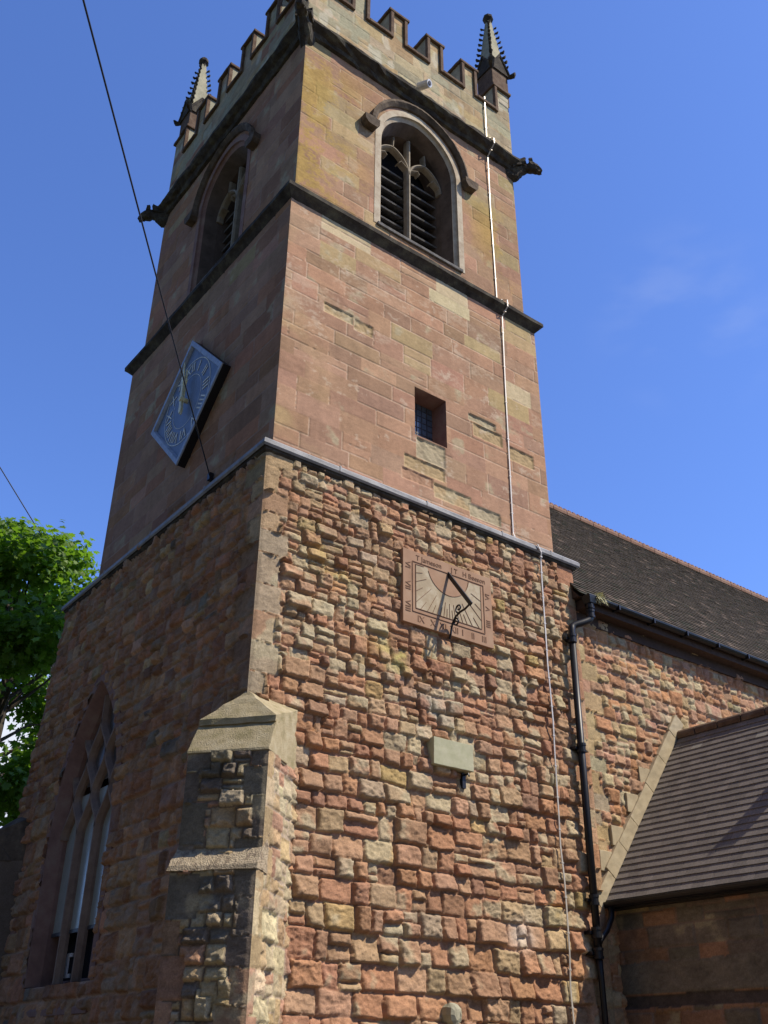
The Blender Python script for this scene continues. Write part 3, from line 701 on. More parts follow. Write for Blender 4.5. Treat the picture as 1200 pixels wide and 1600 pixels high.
# ---- pinnacles and gargoyles
def pinnacle(x, y):
    mb = MB(); b = .25; zb = PZT - .3; zg = 19.45; zt = 21.45
    mb.box(x - b, x + b, y - b, y + b, zb, zg)
    root = mb.build("pinnacle", M['browncope'], tower, bevel=.015)
    sp = MB(); sp.loft([[(x + sx * k, y + sy * k, z) for sx, sy in ((-1, -1), (1, -1), (1, 1), (-1, 1))] for z, k in ((zg - .02, b - .02), (zg + .5, .19), (zt, .055))])
    sp.build("spire", M['greyston'], root)
    g = MB()
    for dx, dy in ((1, 0), (-1, 0), (0, 1), (0, -1)):
        ax = Vector((dx, dy, 0)); sx = Vector((-dy, dx, 0)); c0 = Vector((x, y, 0)) + ax * (b + .035)
        P = [c0 + sx * -b + Vector((0, 0, zg - .12)), c0 + sx * b + Vector((0, 0, zg - .12)), c0 + sx * b + Vector((0, 0, zg - .02)), c0 + Vector((0, 0, zg + .42)), c0 - sx * b + Vector((0, 0, zg - .02))]
        g.prism(P, -ax * .12)
        for sg in (-1, 1):
            a0 = c0 + sx * sg * (b + .03) + Vector((0, 0, zg - .06)); a1 = c0 + Vector((0, 0, zg + .46)); g.tube([a0, a1], .035, 6)
    g.build("gablet", M['darkstone'], root, rough=.003)
    rng = random.Random(int(x * 10 + y))
    def knob(p, r):
        k = MB(); p = Vector(p); o_ = (p - Vector((x, y, p.z))).normalized(); a_ = Vector((-o_.y, o_.x, 0)); r *= rng.uniform(.85, 1.15)
        k.loft([[p + o_ * r * u_k + a_ * r * w_k * math.cos(q * math.pi / 2.5) + Vector((0, 0, r * (v_k + w_k * math.sin(q * math.pi / 2.5)))) for q in range(5)] for u_k, v_k, w_k in ((-.8, -.3, .45), (.1, -.1, .6), (.75, .25, .75), (1.05, .7, .35))]); k.build('crocket', M['darkstone'], root, rough=.006, seed=int(p.z * 100))
    for sx in (-1, 1):
        for sy in (-1, 1):
            for i in range(9):
                f = i / 9; z = zg + .25 + f * (zt - zg - .3); kk = .225 - f * .155
                knob((x + sx * (kk + .02), y + sy * (kk + .02), z), .06 - .018 * f)
            knob((x + sx * (b + .06), y + sy * (b + .06), zg - .08), .10)
    f = MB(); f.loft([[(x + math.cos(q * math.pi / 4) * r, y + math.sin(q * math.pi / 4) * r, z) for q in range(8)] for z, r in ((zt - .05, .06), (zt + .05, .075), (zt + .12, .13), (zt + .20, .12), (zt + .30, .05), (zt + .36, .015))])
    f.build("finial", M['darkstone'], root, rough=.006)
for x, y in ((XE2 - .17, D2 + .24), (D2 + .24, YN2 - .27), (D2 + .24, D2 + .24), (XE2 - .27, YN2 - .27)): pinnacle(x, y)
def gargoyle(x, y, ang, ln=.62):
    t = math.radians(ang); n = Vector((math.cos(t), math.sin(t), 0)); a = Vector((-n.y, n.x, 0)); c0 = Vector((x, y, ZP - .16)); mb = MB()
    def sec(d, w, h, dz): return [c0 + n * d + a * (w * math.cos(q * math.pi / 4)) + Vector((0, 0, dz + h * math.sin(q * math.pi / 4))) for q in range(8)]
    mb.loft([sec(d, w, h, dz) for d, w, h, dz in ((-.2, .16, .30, -.12), (.05, .14, .26, -.09), (.22 * ln / .6, .11, .17, -.02), (.34 * ln / .6, .09, .12, .03), (.42 * ln / .6, .13, .15, .04), (.56 * ln / .6, .12, .12, .01), (.66 * ln / .6, .08, .07, -.02), (.70 * ln / .6, .04, .04, -.02))])
    for s2 in (-1, 1):
        p = c0 + n * (.44 * ln / .6) + a * s2 * .09 + Vector((0, 0, .16)); mb.obox(p, n, a, (0, 0, 1), .04, .025, .07)
        p = c0 + n * .10 + a * s2 * .13 + Vector((0, 0, .06)); mb.obox(p, (n + Vector((0, 0, .4))).normalized(), a, Vector((0, 0, 1)), .16, .03, .09)
    mb.obox(c0 + n * (.63 * ln / .6) + Vector((0, 0, -.09)), n, a, (0, 0, 1), .07, .06, .025)
    mb.build("gargoyle", M['darkstone'], tower, rough=.014, seed=int(ang))
gargoyle(XE2 + .03, D2 - .03, -38, .50); gargoyle(D2 - .03, YN2 + .03, 140, .50); gargoyle(D2 - .05, D2 - .05, 225, .5); gargoyle(XE2 + .08, YN2 + .08, 45)
gs = MB(); c0 = Vector((D2 - .36, D2 - .36, ZP - .02)); gs.tube([c0 + Vector((-.02, -.02, 0)), c0 + Vector((-.1, -.1, 0))], [.05, .055], 10); gs.build("spout", M['lead'], tower)
# small stone stub low on the south wall
st = MB(); st.loft([[(3.02 + math.cos(q * math.pi / 5) * r, y, -.22 + math.sin(q * math.pi / 5) * r * 1.25) for q in range(10)] for y, r in ((.05, .10), (-.10, .105), (-.17, .09), (-.19, .05))])
st.build("stone_stub", M['greyston'], tower, rough=.006)

# ================================================================== NAVE
nave = empty("church_nave", (13, 3.5, GZ), "long red sandstone nave with steep brown tiled roof joined to the tower", "church nave")
NY = .07
def w_nave(z, rng): return dict(red=.6, orange=.7, pink=.7, tan=.5, grey=.15, cream=.12, brown=.5, plum=.1)
def sn(z): return .20
n_st = rubble(7.2, GZ, 6.0, 101, sn, w_nave, (.015, .05)) + [s for s in quoins(7, 1.4, 5.2, 12, lambda z, r: dict(tan=1, grey=.5, pink=.3), 0, (.18, .3), (.34, .55), (.2, .34))]
wall_obj("nave_wall", [
    wall_arrays((TW - .02, NY, 0), (1, 0, 0), (0, -1, 0), 7.0, GZ, 6.0, .019, n_st, seed=12, mortar=(.50, .33, .23), ends=(False, False)),
    wall_arrays((TW + 6.98, NY, 0), (1, 0, 0), (0, -1, 0), 10, GZ, 6.0, .045, rubble(10, GZ, 6.0, 103, sn, w_nave, (.015, .05)), seed=13, mortar=(.50, .33, .23), ends=(False, False)),
], M['rubble'], nave)
def tiles(org, along, up, nrm, length, slope, expo, tw, th, palfn, seed, lift=.012, jit_=.004, wob=.002, gap=.004, xj=.003):
    rng = np.random.default_rng(seed); org, along, up, nrm = (np.array(v, float) for v in (org, along, up, nrm))
    V = []; K = []; rows = int(slope / expo)
    for r in range(rows):
        n_ = int(length / tw) + 1; x = (np.arange(n_) - .5 * (r % 2)) * tw + rng.normal(0, xj, n_); s0 = r * expo + rng.normal(0, jit_, n_); dz = np.abs(rng.normal(0, wob, n_))
        wdt = tw - gap; ln_ = expo * 1.75
        for i in range(n_):
            a0, a1 = max(0, x[i]), min(length, x[i] + wdt)
            if a1 - a0 < .02: continue
            b0, b1 = s0[i], min(slope, s0[i] + ln_); h0 = lift * 1.3 + dz[i]; h1 = 0.0; tl = rng.normal(0, wob * .5)
            base = [(a0, b0, h0 + tl), (a1, b0, h0 - tl), (a1, b1, h1), (a0, b1, h1), (a0, b0, h0 + th + tl), (a1, b0, h0 + th - tl), (a1, b1, h1 + th * .6), (a0, b1, h1 + th * .6)]
            V += [org + along * p[0] + up * p[1] + nrm * p[2] for p in base]; K += [palfn(rng, r / rows, x[i])] * 8
    n_ = len(V) // 8; q = np.array([(0, 3, 2, 1), (4, 5, 6, 7), (0, 1, 5, 4), (1, 2, 6, 5), (2, 3, 7, 6), (3, 0, 4, 7)])
    F = (np.arange(n_)[:, None, None] * 8 + q[None]).reshape(-1, 4)
    if np.dot(np.cross(along, up), nrm) < 0: F = F[:, ::-1]
    return np.array(V), F, np.array(K)
EY, EZ, RY, RZ = -.20, 6.0, 3.5, 10.55
sl = math.hypot(RY - EY, RZ - EZ); up = ((0, (RY - EY) / sl, (RZ - EZ) / sl)); nr = (0, -(RZ - EZ) / sl, (RY - EY) / sl)
def pal_nave(rng, f, x):
    b = np.array((.068, .056, .043)) * rng.uniform(.75, 1.25); q = rng.random()
    if q < .06 + .25 * max(0, .25 - f): b = np.array((.15, .115, .09)) * rng.uniform(.8, 1.2)
    if q > .93: b = np.array((.05, .05, .035))
    return b
V, F, K = tiles((5.9, EY, EZ), (1, 0, 0), up, nr, 17.1, sl, .105, .17, .014, pal_nave, 5)
put("roof", mesh_np("roof", V, F, K), M['tile'], nave)
q = MB(); q.prism([(5.92, EY + .04, EZ - .02), (5.92, RY, RZ - .03), (5.92, 2 * RY - EY, EZ - .02)], (17.0, 0, 0)); q.build("roof_core", M['fascia'], nave)
q = MB(); q.box(23, 23.3, .1, 7.0, GZ, 6.1); q.box(6.1, 23, 6.8, 7.0, GZ, 6.1); q.build("far_wall", M['redstone'], nave)
q = MB(); x = 5.9
while x < 23:
    q.loft([[(xx, RY + math.sin(t) * .13, RZ - .05 + math.cos(t) * .13) for t in [-1.9 + 3.8 * i / 8 for i in range(9)]] for xx in (x, x + .43)], True, True)
    for k in range(3): q.loft([[(x + .03 + k * .145 + dx * s, RY + dy * s, RZ + .06 + z) for dx, dy in ((0, -.018), (.11, -.018), (.11, .018), (0, .018))] for z, s in ((0, 1), (.05, 1), (.085, .6))])
    x += .45
q.build("ridge_tile", M['ridge'], nave)
q = MB(); q.box(6.02, 23, NY - .05, NY - .004, 5.62, 5.80); q.box(6.02, 23, EY + .02, NY - .004, 5.80, 5.96); q.build("eaves_board", M['fascia'], nave)
q = MB(); prof = [(-.075 * math.cos(t), -.075 * math.sin(t)) for t in [math.pi * i / 8 for i in range(9)]]
gy, gz = EY - .055, EZ - .02
q.loft([[(xx, gy + a, gz + b) for a, b in prof] + [(xx, gy + a * .82, gz + b * .82 + .004) for a, b in prof[::-1]] for xx in (5.98, 23)])
for xx in np.arange(6.7, 23, .9): q.box(xx, xx + .03, gy - .085, gy + .08, gz - .09, gz - .0)
q.build("gutter", M['black'], nave, smooth=False)

# stone flashing course of the porch roof against the nave wall
PEX, PEZ, PRX, PRZ = 6.06, 1.30, 8.33, 4.14
q = MB(); d = Vector((PRX - PEX, 0, PRZ - PEZ)); ln = d.length; d.normalize(); nn_ = Vector((-d.z, 0, d.x)); rng = random.Random(8); s0 = -.15
while s0 < ln + .15:
    s1 = min(s0 + rng.uniform(.5, .75), ln + .25); wtop = rng.uniform(.23, .27) * (1 if s0 > .3 else .75)
    b0 = Vector((PEX, NY - .085, PEZ)) + d * s0; b1 = Vector((PEX, NY - .085, PEZ)) + d * (s1 - .006)
    q.prism([b0 + nn_ * .03, b1 + nn_ * .03, b1 + nn_ * wtop, b0 + nn_ * wtop], (0, .12, 0))
    s0 = s1
for s in (.55, 1.05, 1.75, 2.35):
    b = Vector((PEX, NY - .055, PEZ)) + d * s + nn_ * .26; q.box(b.x - .17, b.x + .10, NY - .055, NY + .05, b.z - .16, b.z + .13)
q.build("stone_flashing", M['paleston'], nave, bevel=.008, rough=.003)

# ================================================================== PORCH
porch = empty("church_porch", (8.3, -2, GZ), "small side porch with steep grey tiled roof against the nave wall", "porch")
PWX = 6.30; PYS = -3.9
def w_porch(z, rng): return dict(plum=1, shadetone=.9, red=.12)  # shade of the west wall put into darker stone tones
p_st = ashlar(4.0, GZ, 1.3, 111, lambda x, z, r: w_porch(z, r), (.2, .32), (.35, .8), .08)
for p_ in p_st: p_.p += rng.uniform(.004, .022); p_.rough = .006; p_.r = .02; p_.joint = .007
p_st += [St(-.1, 4.1, .12, .52, .02, .02, .006, (.20, .17, .13), joint=.004), St(-.1, 4.1, -.05, .12, -.01, .02, .006, (.10, .08, .07))]
wall_obj("porch_wall", [wall_arrays((PWX, NY, 0), (0, -1, 0), (-1, 0, 0), NY - PYS, GZ, 1.25, .02, p_st, seed=14, mortar=(.26, .19, .15), mort_d=-.008, warp=(.012, .012), ends=(False, False)),
    wall_arrays((PWX, PYS, 0), (1, 0, 0), (0, -1, 0), 2 * (PRX - PWX), GZ, 3.95, .03, rubble(2 * (PRX - PWX), GZ, 3.95, 115, sn, w_nave, (.012, .04)), hole=lambda a, z: (z > 1.25) & (np.abs(a - (PRX - PWX)) > (3.98 - z) * (PRX - PWX) / 2.73), seed=15, mortar=(.44, .27, .19), ends=(False, False)),
    wall_arrays((2 * PRX - PWX, PYS, 0), (0, 1, 0), (1, 0, 0), NY - PYS, GZ, 1.25, .08, [], seed=16, ends=(False, False))], M['rubble'], porch)
q = MB(); q.prism([(PWX, PYS + .001, 1.24), (2 * PRX - PWX, PYS + .001, 1.24), (PRX, PYS + .001, PRZ - .25)], (0, .25, 0)); q.v = [(a, b + .05, c) for a, b, c in q.v]; q.build("gable_core", M['redstone'], porch)
def pal_porch(rng, f, x):
    b = np.array((.20, .175, .155)) * rng.uniform(.84, 1.16); q = rng.random()
    if q > .994: b = np.array((.42, .26, .17))
    if q < .008: b = np.array((.30, .28, .24))
    return b
psl = math.hypot(PRX - PEX, PRZ - PEZ)
V, F, K = tiles((PEX, NY - .02, PEZ), (0, -1, 0), tuple(d), tuple(nn_), NY - PYS + .05, psl, .135, .19, .019, pal_porch, 6, .011, .0015, .0007, .003, .001)
V2 = V.copy(); V2[:, 0] = 2 * PRX - V2[:, 0]
V, F, K = join_arrays([(V, F, K), (V2, F[:, ::-1], K)])
put("roof", mesh_np("roof", V, F, K), M['tile'], porch)
q = MB(); q.prism([(PEX + .05, PYS, PEZ - .02), (2 * PRX - PEX - .05, PYS, PEZ - .02), (PRX, PYS, PRZ - .03)], (0, NY - PYS - .02, 0)); q.build("roof_core", M['fascia'], porch)
q = MB(); y = NY - .02
while y > PYS:
    q.loft([[(PRX + math.sin(t) * .12, yy, PRZ - .04 + math.cos(t) * .12) for t in [-1.9 + 3.8 * i / 8 for i in range(9)]] for yy in (y, y - .42)]); y -= .44
q.build("ridge_tile", M['browncope'], porch)
q = MB(); q.box(PEX + .05, PWX - .03, PYS, NY - .03, PEZ - .10, PEZ - .025)
q.loft([[(PEX - .02 + a, yy, PEZ - .01 + b) for a, b in prof] + [(PEX - .02 + a * .82, yy, PEZ - .006 + b * .82) for a, b in prof[::-1]] for yy in (NY - .05, PYS - .05)])
q.build("gutter", M['black'], porch)
q = MB(); q.loft([[(PRX + dx * k, -3.85 + dy * k, z) for dx, dy in ((-1, -1), (1, -1), (1, 1), (-1, 1))] for z, k in ((PRZ - .05, .17), (PRZ + .35, .15), (PRZ + .85, .08), (PRZ + .9, .14), (PRZ + 1.0, .13), (PRZ + 1.08, .06), (PRZ + 1.25, .02))])
q.build("gable_finial", M['greyston'], porch)

# ================================================================== FITTINGS
# clock on the west face
CY, CZ, CR = 3.06, 9.12, 1.31
ck = empty("tower_clock", (D1, CY, CZ), "blue diamond shaped clock with gilt hands on the shaded tower face", "clock")
cx_ = D1 - .17
def dia(r, x): return [(x, CY - r, CZ), (x, CY, CZ - r), (x, CY + r, CZ), (x, CY, CZ + r)]
q = MB(); q.loft([dia(CR - .004, D1 + .02), dia(CR - .004, cx_ + .025), dia(CR - .1, cx_ + .025)], True, False); q.build('case', M['black'], ck)
q = MB(); q.loft([dia(CR, cx_ + .024), dia(CR, cx_ + .008), dia(CR - .015, cx_), dia(CR - .12, cx_), dia(CR - .15, cx_ + .05), dia(CR - .15, cx_ + .07)], True, False); q.build("frame", M['clockframe'], ck)
q = MB(); q.add(dia(CR - .14, cx_ + .055), [(0, 1, 2, 3)]); q.build("dial", M['blue'], ck)
q = MB()
def annulus(r0, r1, x):
    n_ = 64; P = []
    for k in range(n_):
        a = 2 * math.pi * k / n_; P += [(x, CY - math.sin(a) * r0, CZ + math.cos(a) * r0), (x, CY - math.sin(a) * r1, CZ + math.cos(a) * r1)]
    q.add(P, [(2 * k, 2 * k + 1, (2 * k + 3) % (2 * n_), (2 * k + 2) % (2 * n_)) for k in range(n_)])
annulus(.80, .818, cx_ + .049); annulus(.495, .505, cx_ + .049); q.build("chapter_ring", M['numeral'], ck)
def text_mesh(items, name, mat, parent):
    """items: (string, size, matrix)"""
    V = []; F = []
    for s, size, mw_ in items:
        cu = bpy.data.curves.new("lettering", 'FONT'); cu.body = s; cu.size = size; cu.align_x = 'CENTER'; cu.align_y = 'CENTER'; cu.extrude = .002; cu.resolution_u = 3
        ob = bpy.data.objects.new("lettering", cu); C.collection.objects.link(ob)
        dg = bpy.context.evaluated_depsgraph_get(); me = bpy.data.meshes.new_from_object(ob.evaluated_get(dg)); b = len(V)
        V += [tuple(mw_ @ v.co) for v in me.vertices]; F += [tuple(i + b for i in p.vertices) for p in me.polygons]
        bpy.data.objects.remove(ob); bpy.data.curves.remove(cu); bpy.data.meshes.remove(me)
    mb = MB(); mb.v = V; mb.f = F; return mb.build(name, mat, parent)
def basis(o, ex, ey):
    ex = Vector(ex); ey = Vector(ey); ez = ex.cross(ey); mm = Matrix.Identity(4)
    for i in range(3): mm[i][0], mm[i][1], mm[i][2], mm[i][3] = ex[i], ey[i], ez[i], o[i]
    return mm
ROM = ['XII', 'I', 'II', 'III', 'IIII', 'V', 'VI', 'VII', 'VIII', 'IX', 'X', 'XI']; it = []
for k, s in enumerate(ROM):
    a = 2 * math.pi * k / 12; rad = Vector((0, -math.sin(a), math.cos(a))); ex = Vector((0, -math.cos(a), -math.sin(a)))
    it.append((s, .285, basis(Vector((cx_ + .047, CY, CZ)) + rad * .65, ex, rad)))
for i_ in it: text_mesh([i_], "numeral", M['numeral'], ck)
def hand(angle, ln, x, w):
    a = math.radians(angle); rad = Vector((0, -math.sin(a), math.cos(a))); ex = Vector((0, -math.cos(a), -math.sin(a))); o = Vector((x, CY, CZ)); mb = MB()
    pf = [(-.30, .02), (-.22, .05), (-.12, .03), (.0, .04), (ln * .45, w), (ln * .6, w * 1.7), (ln * .72, w * .8), (ln, .008)]
    L_ = [o + rad * r + ex * -k for r, k in pf]; R_ = [o + rad * r + ex * k for r, k in pf[::-1]]
    mb.prism(L_ + R_, (-.018, 0, 0)); return mb
hand(2, .62, cx_ - .02, .04).build("hour_hand", M['gold'], ck); hand(-3, .80, cx_ - .055, .028).build("minute_hand", M['gold'], ck)
q = MB(); q.tube([(cx_ + .06, CY, CZ), (cx_ - .09, CY, CZ)], .045, 12); q.build("hub", M['gold'], ck)

# sundial on the south face
SX0, SX1, SZ0, SZ1 = 2.30, 4.01, 4.61, 5.75
sdl = empty("wall_sundial", (3.15, 0, SZ0), "square red slate sundial with Roman numerals and black iron gnomon", "sundial")
FY = -.085
q = MB(); q.box(SX0, SX1, FY, .01, SZ0, SZ1); q.build("slab", M['dialred'], sdl, bevel=.006)
ix0, ix1, iz0, iz1 = SX0 + .17, SX1 - .17, SZ0 + .19, SZ1 - .17; apx = Vector((3.15, FY, 5.56))
q = MB()
pol = []
ndiv = 22
for k in range(ndiv + 1):
    a = math.pi + math.pi * k / ndiv; pol.append((apx.x + .40 * math.cos(a), FY - .003, min(iz1, apx.z + .06 + .40 * math.sin(a))))
poly = [(ix0 + .06, FY - .003, iz1 - .03), (ix0 + .06, FY - .003, iz0 + .06), (ix1 - .06, FY - .003, iz0 + .06), (ix1 - .06, FY - .003, iz1 - .03)] + [(p[0], p[1], min(p[2], iz1 - .03)) for p in pol[::-1]]
q.add(poly, [tuple(range(len(poly)))]); q.build("dial_face", M['dialpale'], sdl)
q = MB(); lw = .0032
def seg(a, b, wd=lw, y=FY - .006):
    a = Vector((a[0], y, a[1])); b = Vector((b[0], y, b[1])); dd = (b - a); L_ = dd.length; dd.normalize(); q.obox((a + b) / 2, dd, Vector((0, 0, 1)).cross(dd) if False else Vector((0, 1, 0)), dd.cross(Vector((0, 1, 0))), L_ / 2, .003, wd)
for a, b in (((ix0, iz0), (ix1, iz0)), ((ix1, iz0), (ix1, iz1)), ((ix0, iz1), (ix1, iz1)), ((ix0, iz0), (ix0, iz1))): seg(a, b, .0045)
for a, b in (((ix0 + .06, iz0 + .06), (ix1 - .06, iz0 + .06)), ((ix1 - .06, iz0 + .06), (ix1 - .06, iz1 - .03)), ((ix0 + .06, iz0 + .06), (ix0 + .06, iz1 - .03))): seg(a, b)
for p, r in zip(pol[:-1], pol[1:]):
    if p[2] < iz1 - .04: seg((p[0], p[2]), (r[0], r[2]), .004)
lat = math.radians(52.2); hours = {}
for h2 in range(-12, 13):
    h = h2 / 2; H = math.radians(15 * h - 14)     # dial set for clock time
    ang = math.atan2(math.cos(lat) * math.sin(H), math.cos(H)) if abs(15 * h - 14) < 90 else None
    if ang is None: continue
    dx, dz = math.sin(ang), -math.cos(ang); t = 9
    if dx > 1e-6: t = min(t, (ix1 - .06 - apx.x) / dx)
    if dx < -1e-6: t = min(t, (ix0 + .06 - apx.x) / dx)
    if dz < -1e-6: t = min(t, (iz0 + .06 - apx.z) / dz)
    if h2 % 2 == 0: hours[int(h)] = (apx.x + dx * t, apx.z + dz * t, dx, dz)
    s0_ = .47 if h2 % 2 == 0 else t * .80
    if t > s0_: seg((apx.x + dx * s0_, apx.z + dz * s0_), (apx.x + dx * t, apx.z + dz * t), .003)
q.build("hour_line", M['incise'], sdl)
it = []
def dtext(s, x, z, size, ang=0):
    a = math.radians(ang); it.append((s, size, basis(Vector((x, FY - .004, z)), (math.cos(a), 0, math.sin(a)), (-math.sin(a), 0, math.cos(a)))))
dtext("T Jameson", 2.78, SZ1 - .095, .115); dtext("J T", 3.27, SZ1 - .095, .115); dtext("H Beeson", 3.66, SZ1 - .095, .115)
for s, z in (('VI', 5.50), ('VII', 5.18), ('VIII', 4.86)): dtext(s, SX0 + .085, z, .135, -90)
for s, x in (('IX', 2.62), ('X', 2.84), ('XI', 3.03), ('XII', 3.24), ('I', 3.40), ('II', 3.60), ('III', 3.82)): dtext(s, x, SZ0 + .095, .135)
for s, z in (('VI', 5.42), ('V', 5.22), ('IIII', 4.98)): dtext(s, SX1 - .085, z, .125, 90)
for i_ in it: text_mesh([i_], "inscription" if " " in i_[0] else "numeral", M['incise'], sdl)
q = MB(); tip = Vector((3.15, -.545, 4.94)); root_ = Vector((3.15, FY, 5.57))
q.obox((tip + root_) / 2, (tip - root_).normalized(), (1, 0, 0), (tip - root_).normalized().cross(Vector((1, 0, 0))), (tip - root_).length / 2 + .02, .012, .03)
gn = q.build("gnomon", M['black'], sdl)
q = MB(); X = 3.15
def P2(t): return Vector((X, FY + (-.545 - FY) * t[0], t[1]))
def spiral(c_, r0, turns, a0, sg):
    return [(c_[0] + r0 * (1 - .75 * i / 22) * math.cos(a0 + sg * turns * 2 * math.pi * i / 22) / .445, c_[1] + r0 * (1 - .75 * i / 22) * math.sin(a0 + sg * turns * 2 * math.pi * i / 22)) for i in range(23)]
q.tube([P2(p) for p in [(1.0, 4.945), (.75, 4.90), (.5, 4.885), (.3, 4.85), (.15, 4.77), (.08, 4.69), (.05, 4.62), (-.02, 4.55)]], .016, 6)
q.tube([P2(p) for p in spiral((.45, 4.955), .07, 1.15, -1.57, -1)], .013, 6)
q.tube([P2(p) for p in spiral((.30, 4.76), .06, 1.15, 1.57, -1)], .013, 6)
q.build("scroll_bracket", M['black'], sdl)

# plaque
q = MB(); q.box(2.77, 3.47, -.14, .03, 2.70, 3.06); pq = q.build("stone_plaque", M['plaque'], None, bevel=.006, rough=.002); tag(pq, "plain greenish stone tablet standing proud of the rubble wall", "plaque")
q = MB(); q.tube([(3.36, .02, 2.66), (3.36, -.15, 2.655), (3.36, -.16, 2.62)], .014, 8); q.box(3.33, 3.39, -.06, .02, 2.48, 2.68)
tag(q.build("iron_hook", M['black'], None), "small dark iron hook in the wall under the greenish tablet", "hook")

# white bracket frame low in the west window
q = MB(); q.box(.27, .295, 5.11, 5.17, .30, .62); q.box(.27, .295, 4.99, 5.11, .30, .35); q.box(.27, .295, 4.99, 5.11, .57, .62)
tag(q.build("white_frame", M['white'], None), "small white bracket frame at the foot of the tall traceried window", "frame")

# camera on the parapet
q = MB(); cb = Vector((2.97, PIN - .02, 16.60)); q.tube([cb + Vector((0, .04, .06)), cb + Vector((0, -.12, .05))], .02, 8); q.box(2.94, 3.0, PIN - .03, PIN + .01, 16.6, 16.72)
sc_ = q.build("security_camera", M['white'], None); tag(sc_, "small white security camera on the parapet above the belfry opening", "camera")
q = MB(); q.tube([cb + Vector((.02, -.05, .10)), cb + Vector((.10, -.30, .02))], [.085, .085], 14); q.build("housing", M['white'], sc_, smooth=False)
q = MB(); q.tube([cb + Vector((.10, -.30, .02)), cb + Vector((.104, -.31, .018))], .05, 14); q.build("lens", M['black'], sc_)

# lightning conductor
rng = random.Random(5); pts = [(4.90, PIN - .045, 17.95), (4.90, PIN - .03, 16.60), (4.90, D2 - .26, 16.42), (4.90, D2 - .27, 16.26), (4.90, D2 - .05, 16.05), (4.91, D2 - .02, 14.6), (4.925, D2 - .02, 13.2), (4.93, D2 - .02, 12.1), (4.93, D1 - .17, 11.92), (4.93, D1 - .17, 11.76), (4.91, D1 - .03, 11.6),
      (4.88, D1 - .02, 10), (4.86, D1 - .02, 8.4), (4.84, D1 - .02, 6.95), (4.86, D1 - .04, 6.80), (5.08, -.115, 6.68), (5.15, -.12, 6.55), (5.17, -.075, 6.42)]
z = 6.0
while z > GZ: pts.append((5.16 - .008 * (6 - z) + rng.uniform(-.012, .012), -.075 + rng.uniform(-.012, .012), z)); z -= .45
q = MB(); q.loft([[(x - .012, y - .006, z), (x + .012, y - .006, z), (x + .012, y + .006, z), (x - .012, y + .006, z)] for x, y, z in pts])
lcn = q.build("lightning_conductor", M['alu'], None); tag(lcn, "thin bright metal lightning conductor strip running down the sunlit tower face", "lightning conductor")
for a, b in zip(pts[:-1], pts[1:]):
    n_ = max(1, int(abs(a[2] - b[2]) / .6))
    for k in range(n_):
        p = Vector(a).lerp(Vector(b), (k + .5) / n_); q = MB(); q.box(p.x - .022, p.x + .022, p.y - .009, p.y + .03, p.z - .011, p.z + .011); q.build("clip", M['alu'], lcn)

# drainpipe in the angle of tower and nave
dp = empty("drainpipe", (5.65, -.13, GZ), "black cast iron drainpipe with swan neck beside the tower corner", "drainpipe")
q = MB(); py = -.13
def curve(P, n=6):
    out_ = []
    for i in range(len(P) - 1):
        p0, p1, p2, p3 = (Vector(P[max(0, min(len(P) - 1, i + k))]) for k in (-1, 0, 1, 2))
        for j in range(n):
            t = j / n; out_.append(.5 * ((2 * p1) + (p2 - p0) * t + (2 * p0 - 5 * p1 + 4 * p2 - p3) * t * t + (3 * p1 - p0 - 3 * p2 + p3) * t ** 3))
    return out_ + [Vector(P[-1])]
q.tube(curve([(6.06, -.25, 5.95), (6.06, -.25, 5.82), (6.06, -.25, 5.66), (6.02, -.24, 5.56), (5.88, -.19, 5.48), (5.74, py, 5.41), (5.70, py, 5.32), (5.69, py, 5.1)]), .058, 14)
q.tube([(5.69, py, 5.15), (5.66, py, 2.5), (5.64, py, .55)], .055, 14)
q.tube([(5.64, py, .62), (5.65, py, .30), (5.66, py, GZ)], [.05, .042, .042], 14)
q.build("pipe", M['black'], dp, smooth=True)
for x, z in ((6.06, 5.82), (6.055, 5.66), (5.69, 5.18), (5.675, 3.42), (5.648, 1.28), (5.64, .86), (5.64, .60)):
    q = MB()
    for dz in (-.05, .05): q.tube([(x, py if x < 6 else -.25, z + dz - .018), (x, py if x < 6 else -.25, z + dz + .018)], .073, 14)
    q.tube([(x, py if x < 6 else -.25, z - .06), (x, py if x < 6 else -.25, z + .06)], .064, 14)
    if x < 6: q.box(x - .11, x + .11, py + .02, .0, z - .02, z + .02)
    q.build("collar", M['black'], dp, smooth=False)
q = MB(); q.tube([(6.03, -.10, 1.22), (6.0, -.11, 1.08), (5.85, -.13, .90), (5.70, -.14, .78), (5.65, -.13, .70)], .042, 10); q.build("branch_pipe", M['black'], dp, smooth=True)
q = MB(); q.loft([[(6.06 + dx * k, -.25 + dy * k, z) for dx, dy in ((-1, -1), (1, -1), (1, 1), (-1, 1))] for z, k in ((5.84, .07), (5.93, .09), (5.985, .095))]); q.build("outlet", M['black'], dp, bevel=.01)
q = MB(); rng = random.Random(2)
for k in range(150):
    b = Vector((6.24 + rng.uniform(-.09, .09), -.27 + rng.uniform(-.05, .04), 5.97)); t_ = b + Vector((rng.uniform(-.08, .10), rng.uniform(-.14, -.03), rng.uniform(-.14, .10))); w_ = .009
    q.add([b + Vector((-w_, 0, 0)), b + Vector((w_, 0, 0)), (b + t_) / 2 + Vector((w_, 0, .03)), t_, (b + t_) / 2 + Vector((-w_, 0, .03))], [(0, 1, 2, 3, 4)])
tag(q.build("grass_tuft", M['tuft'], None), "dry yellow grass tuft growing in the nave gutter above the swan neck", "grass tuft")

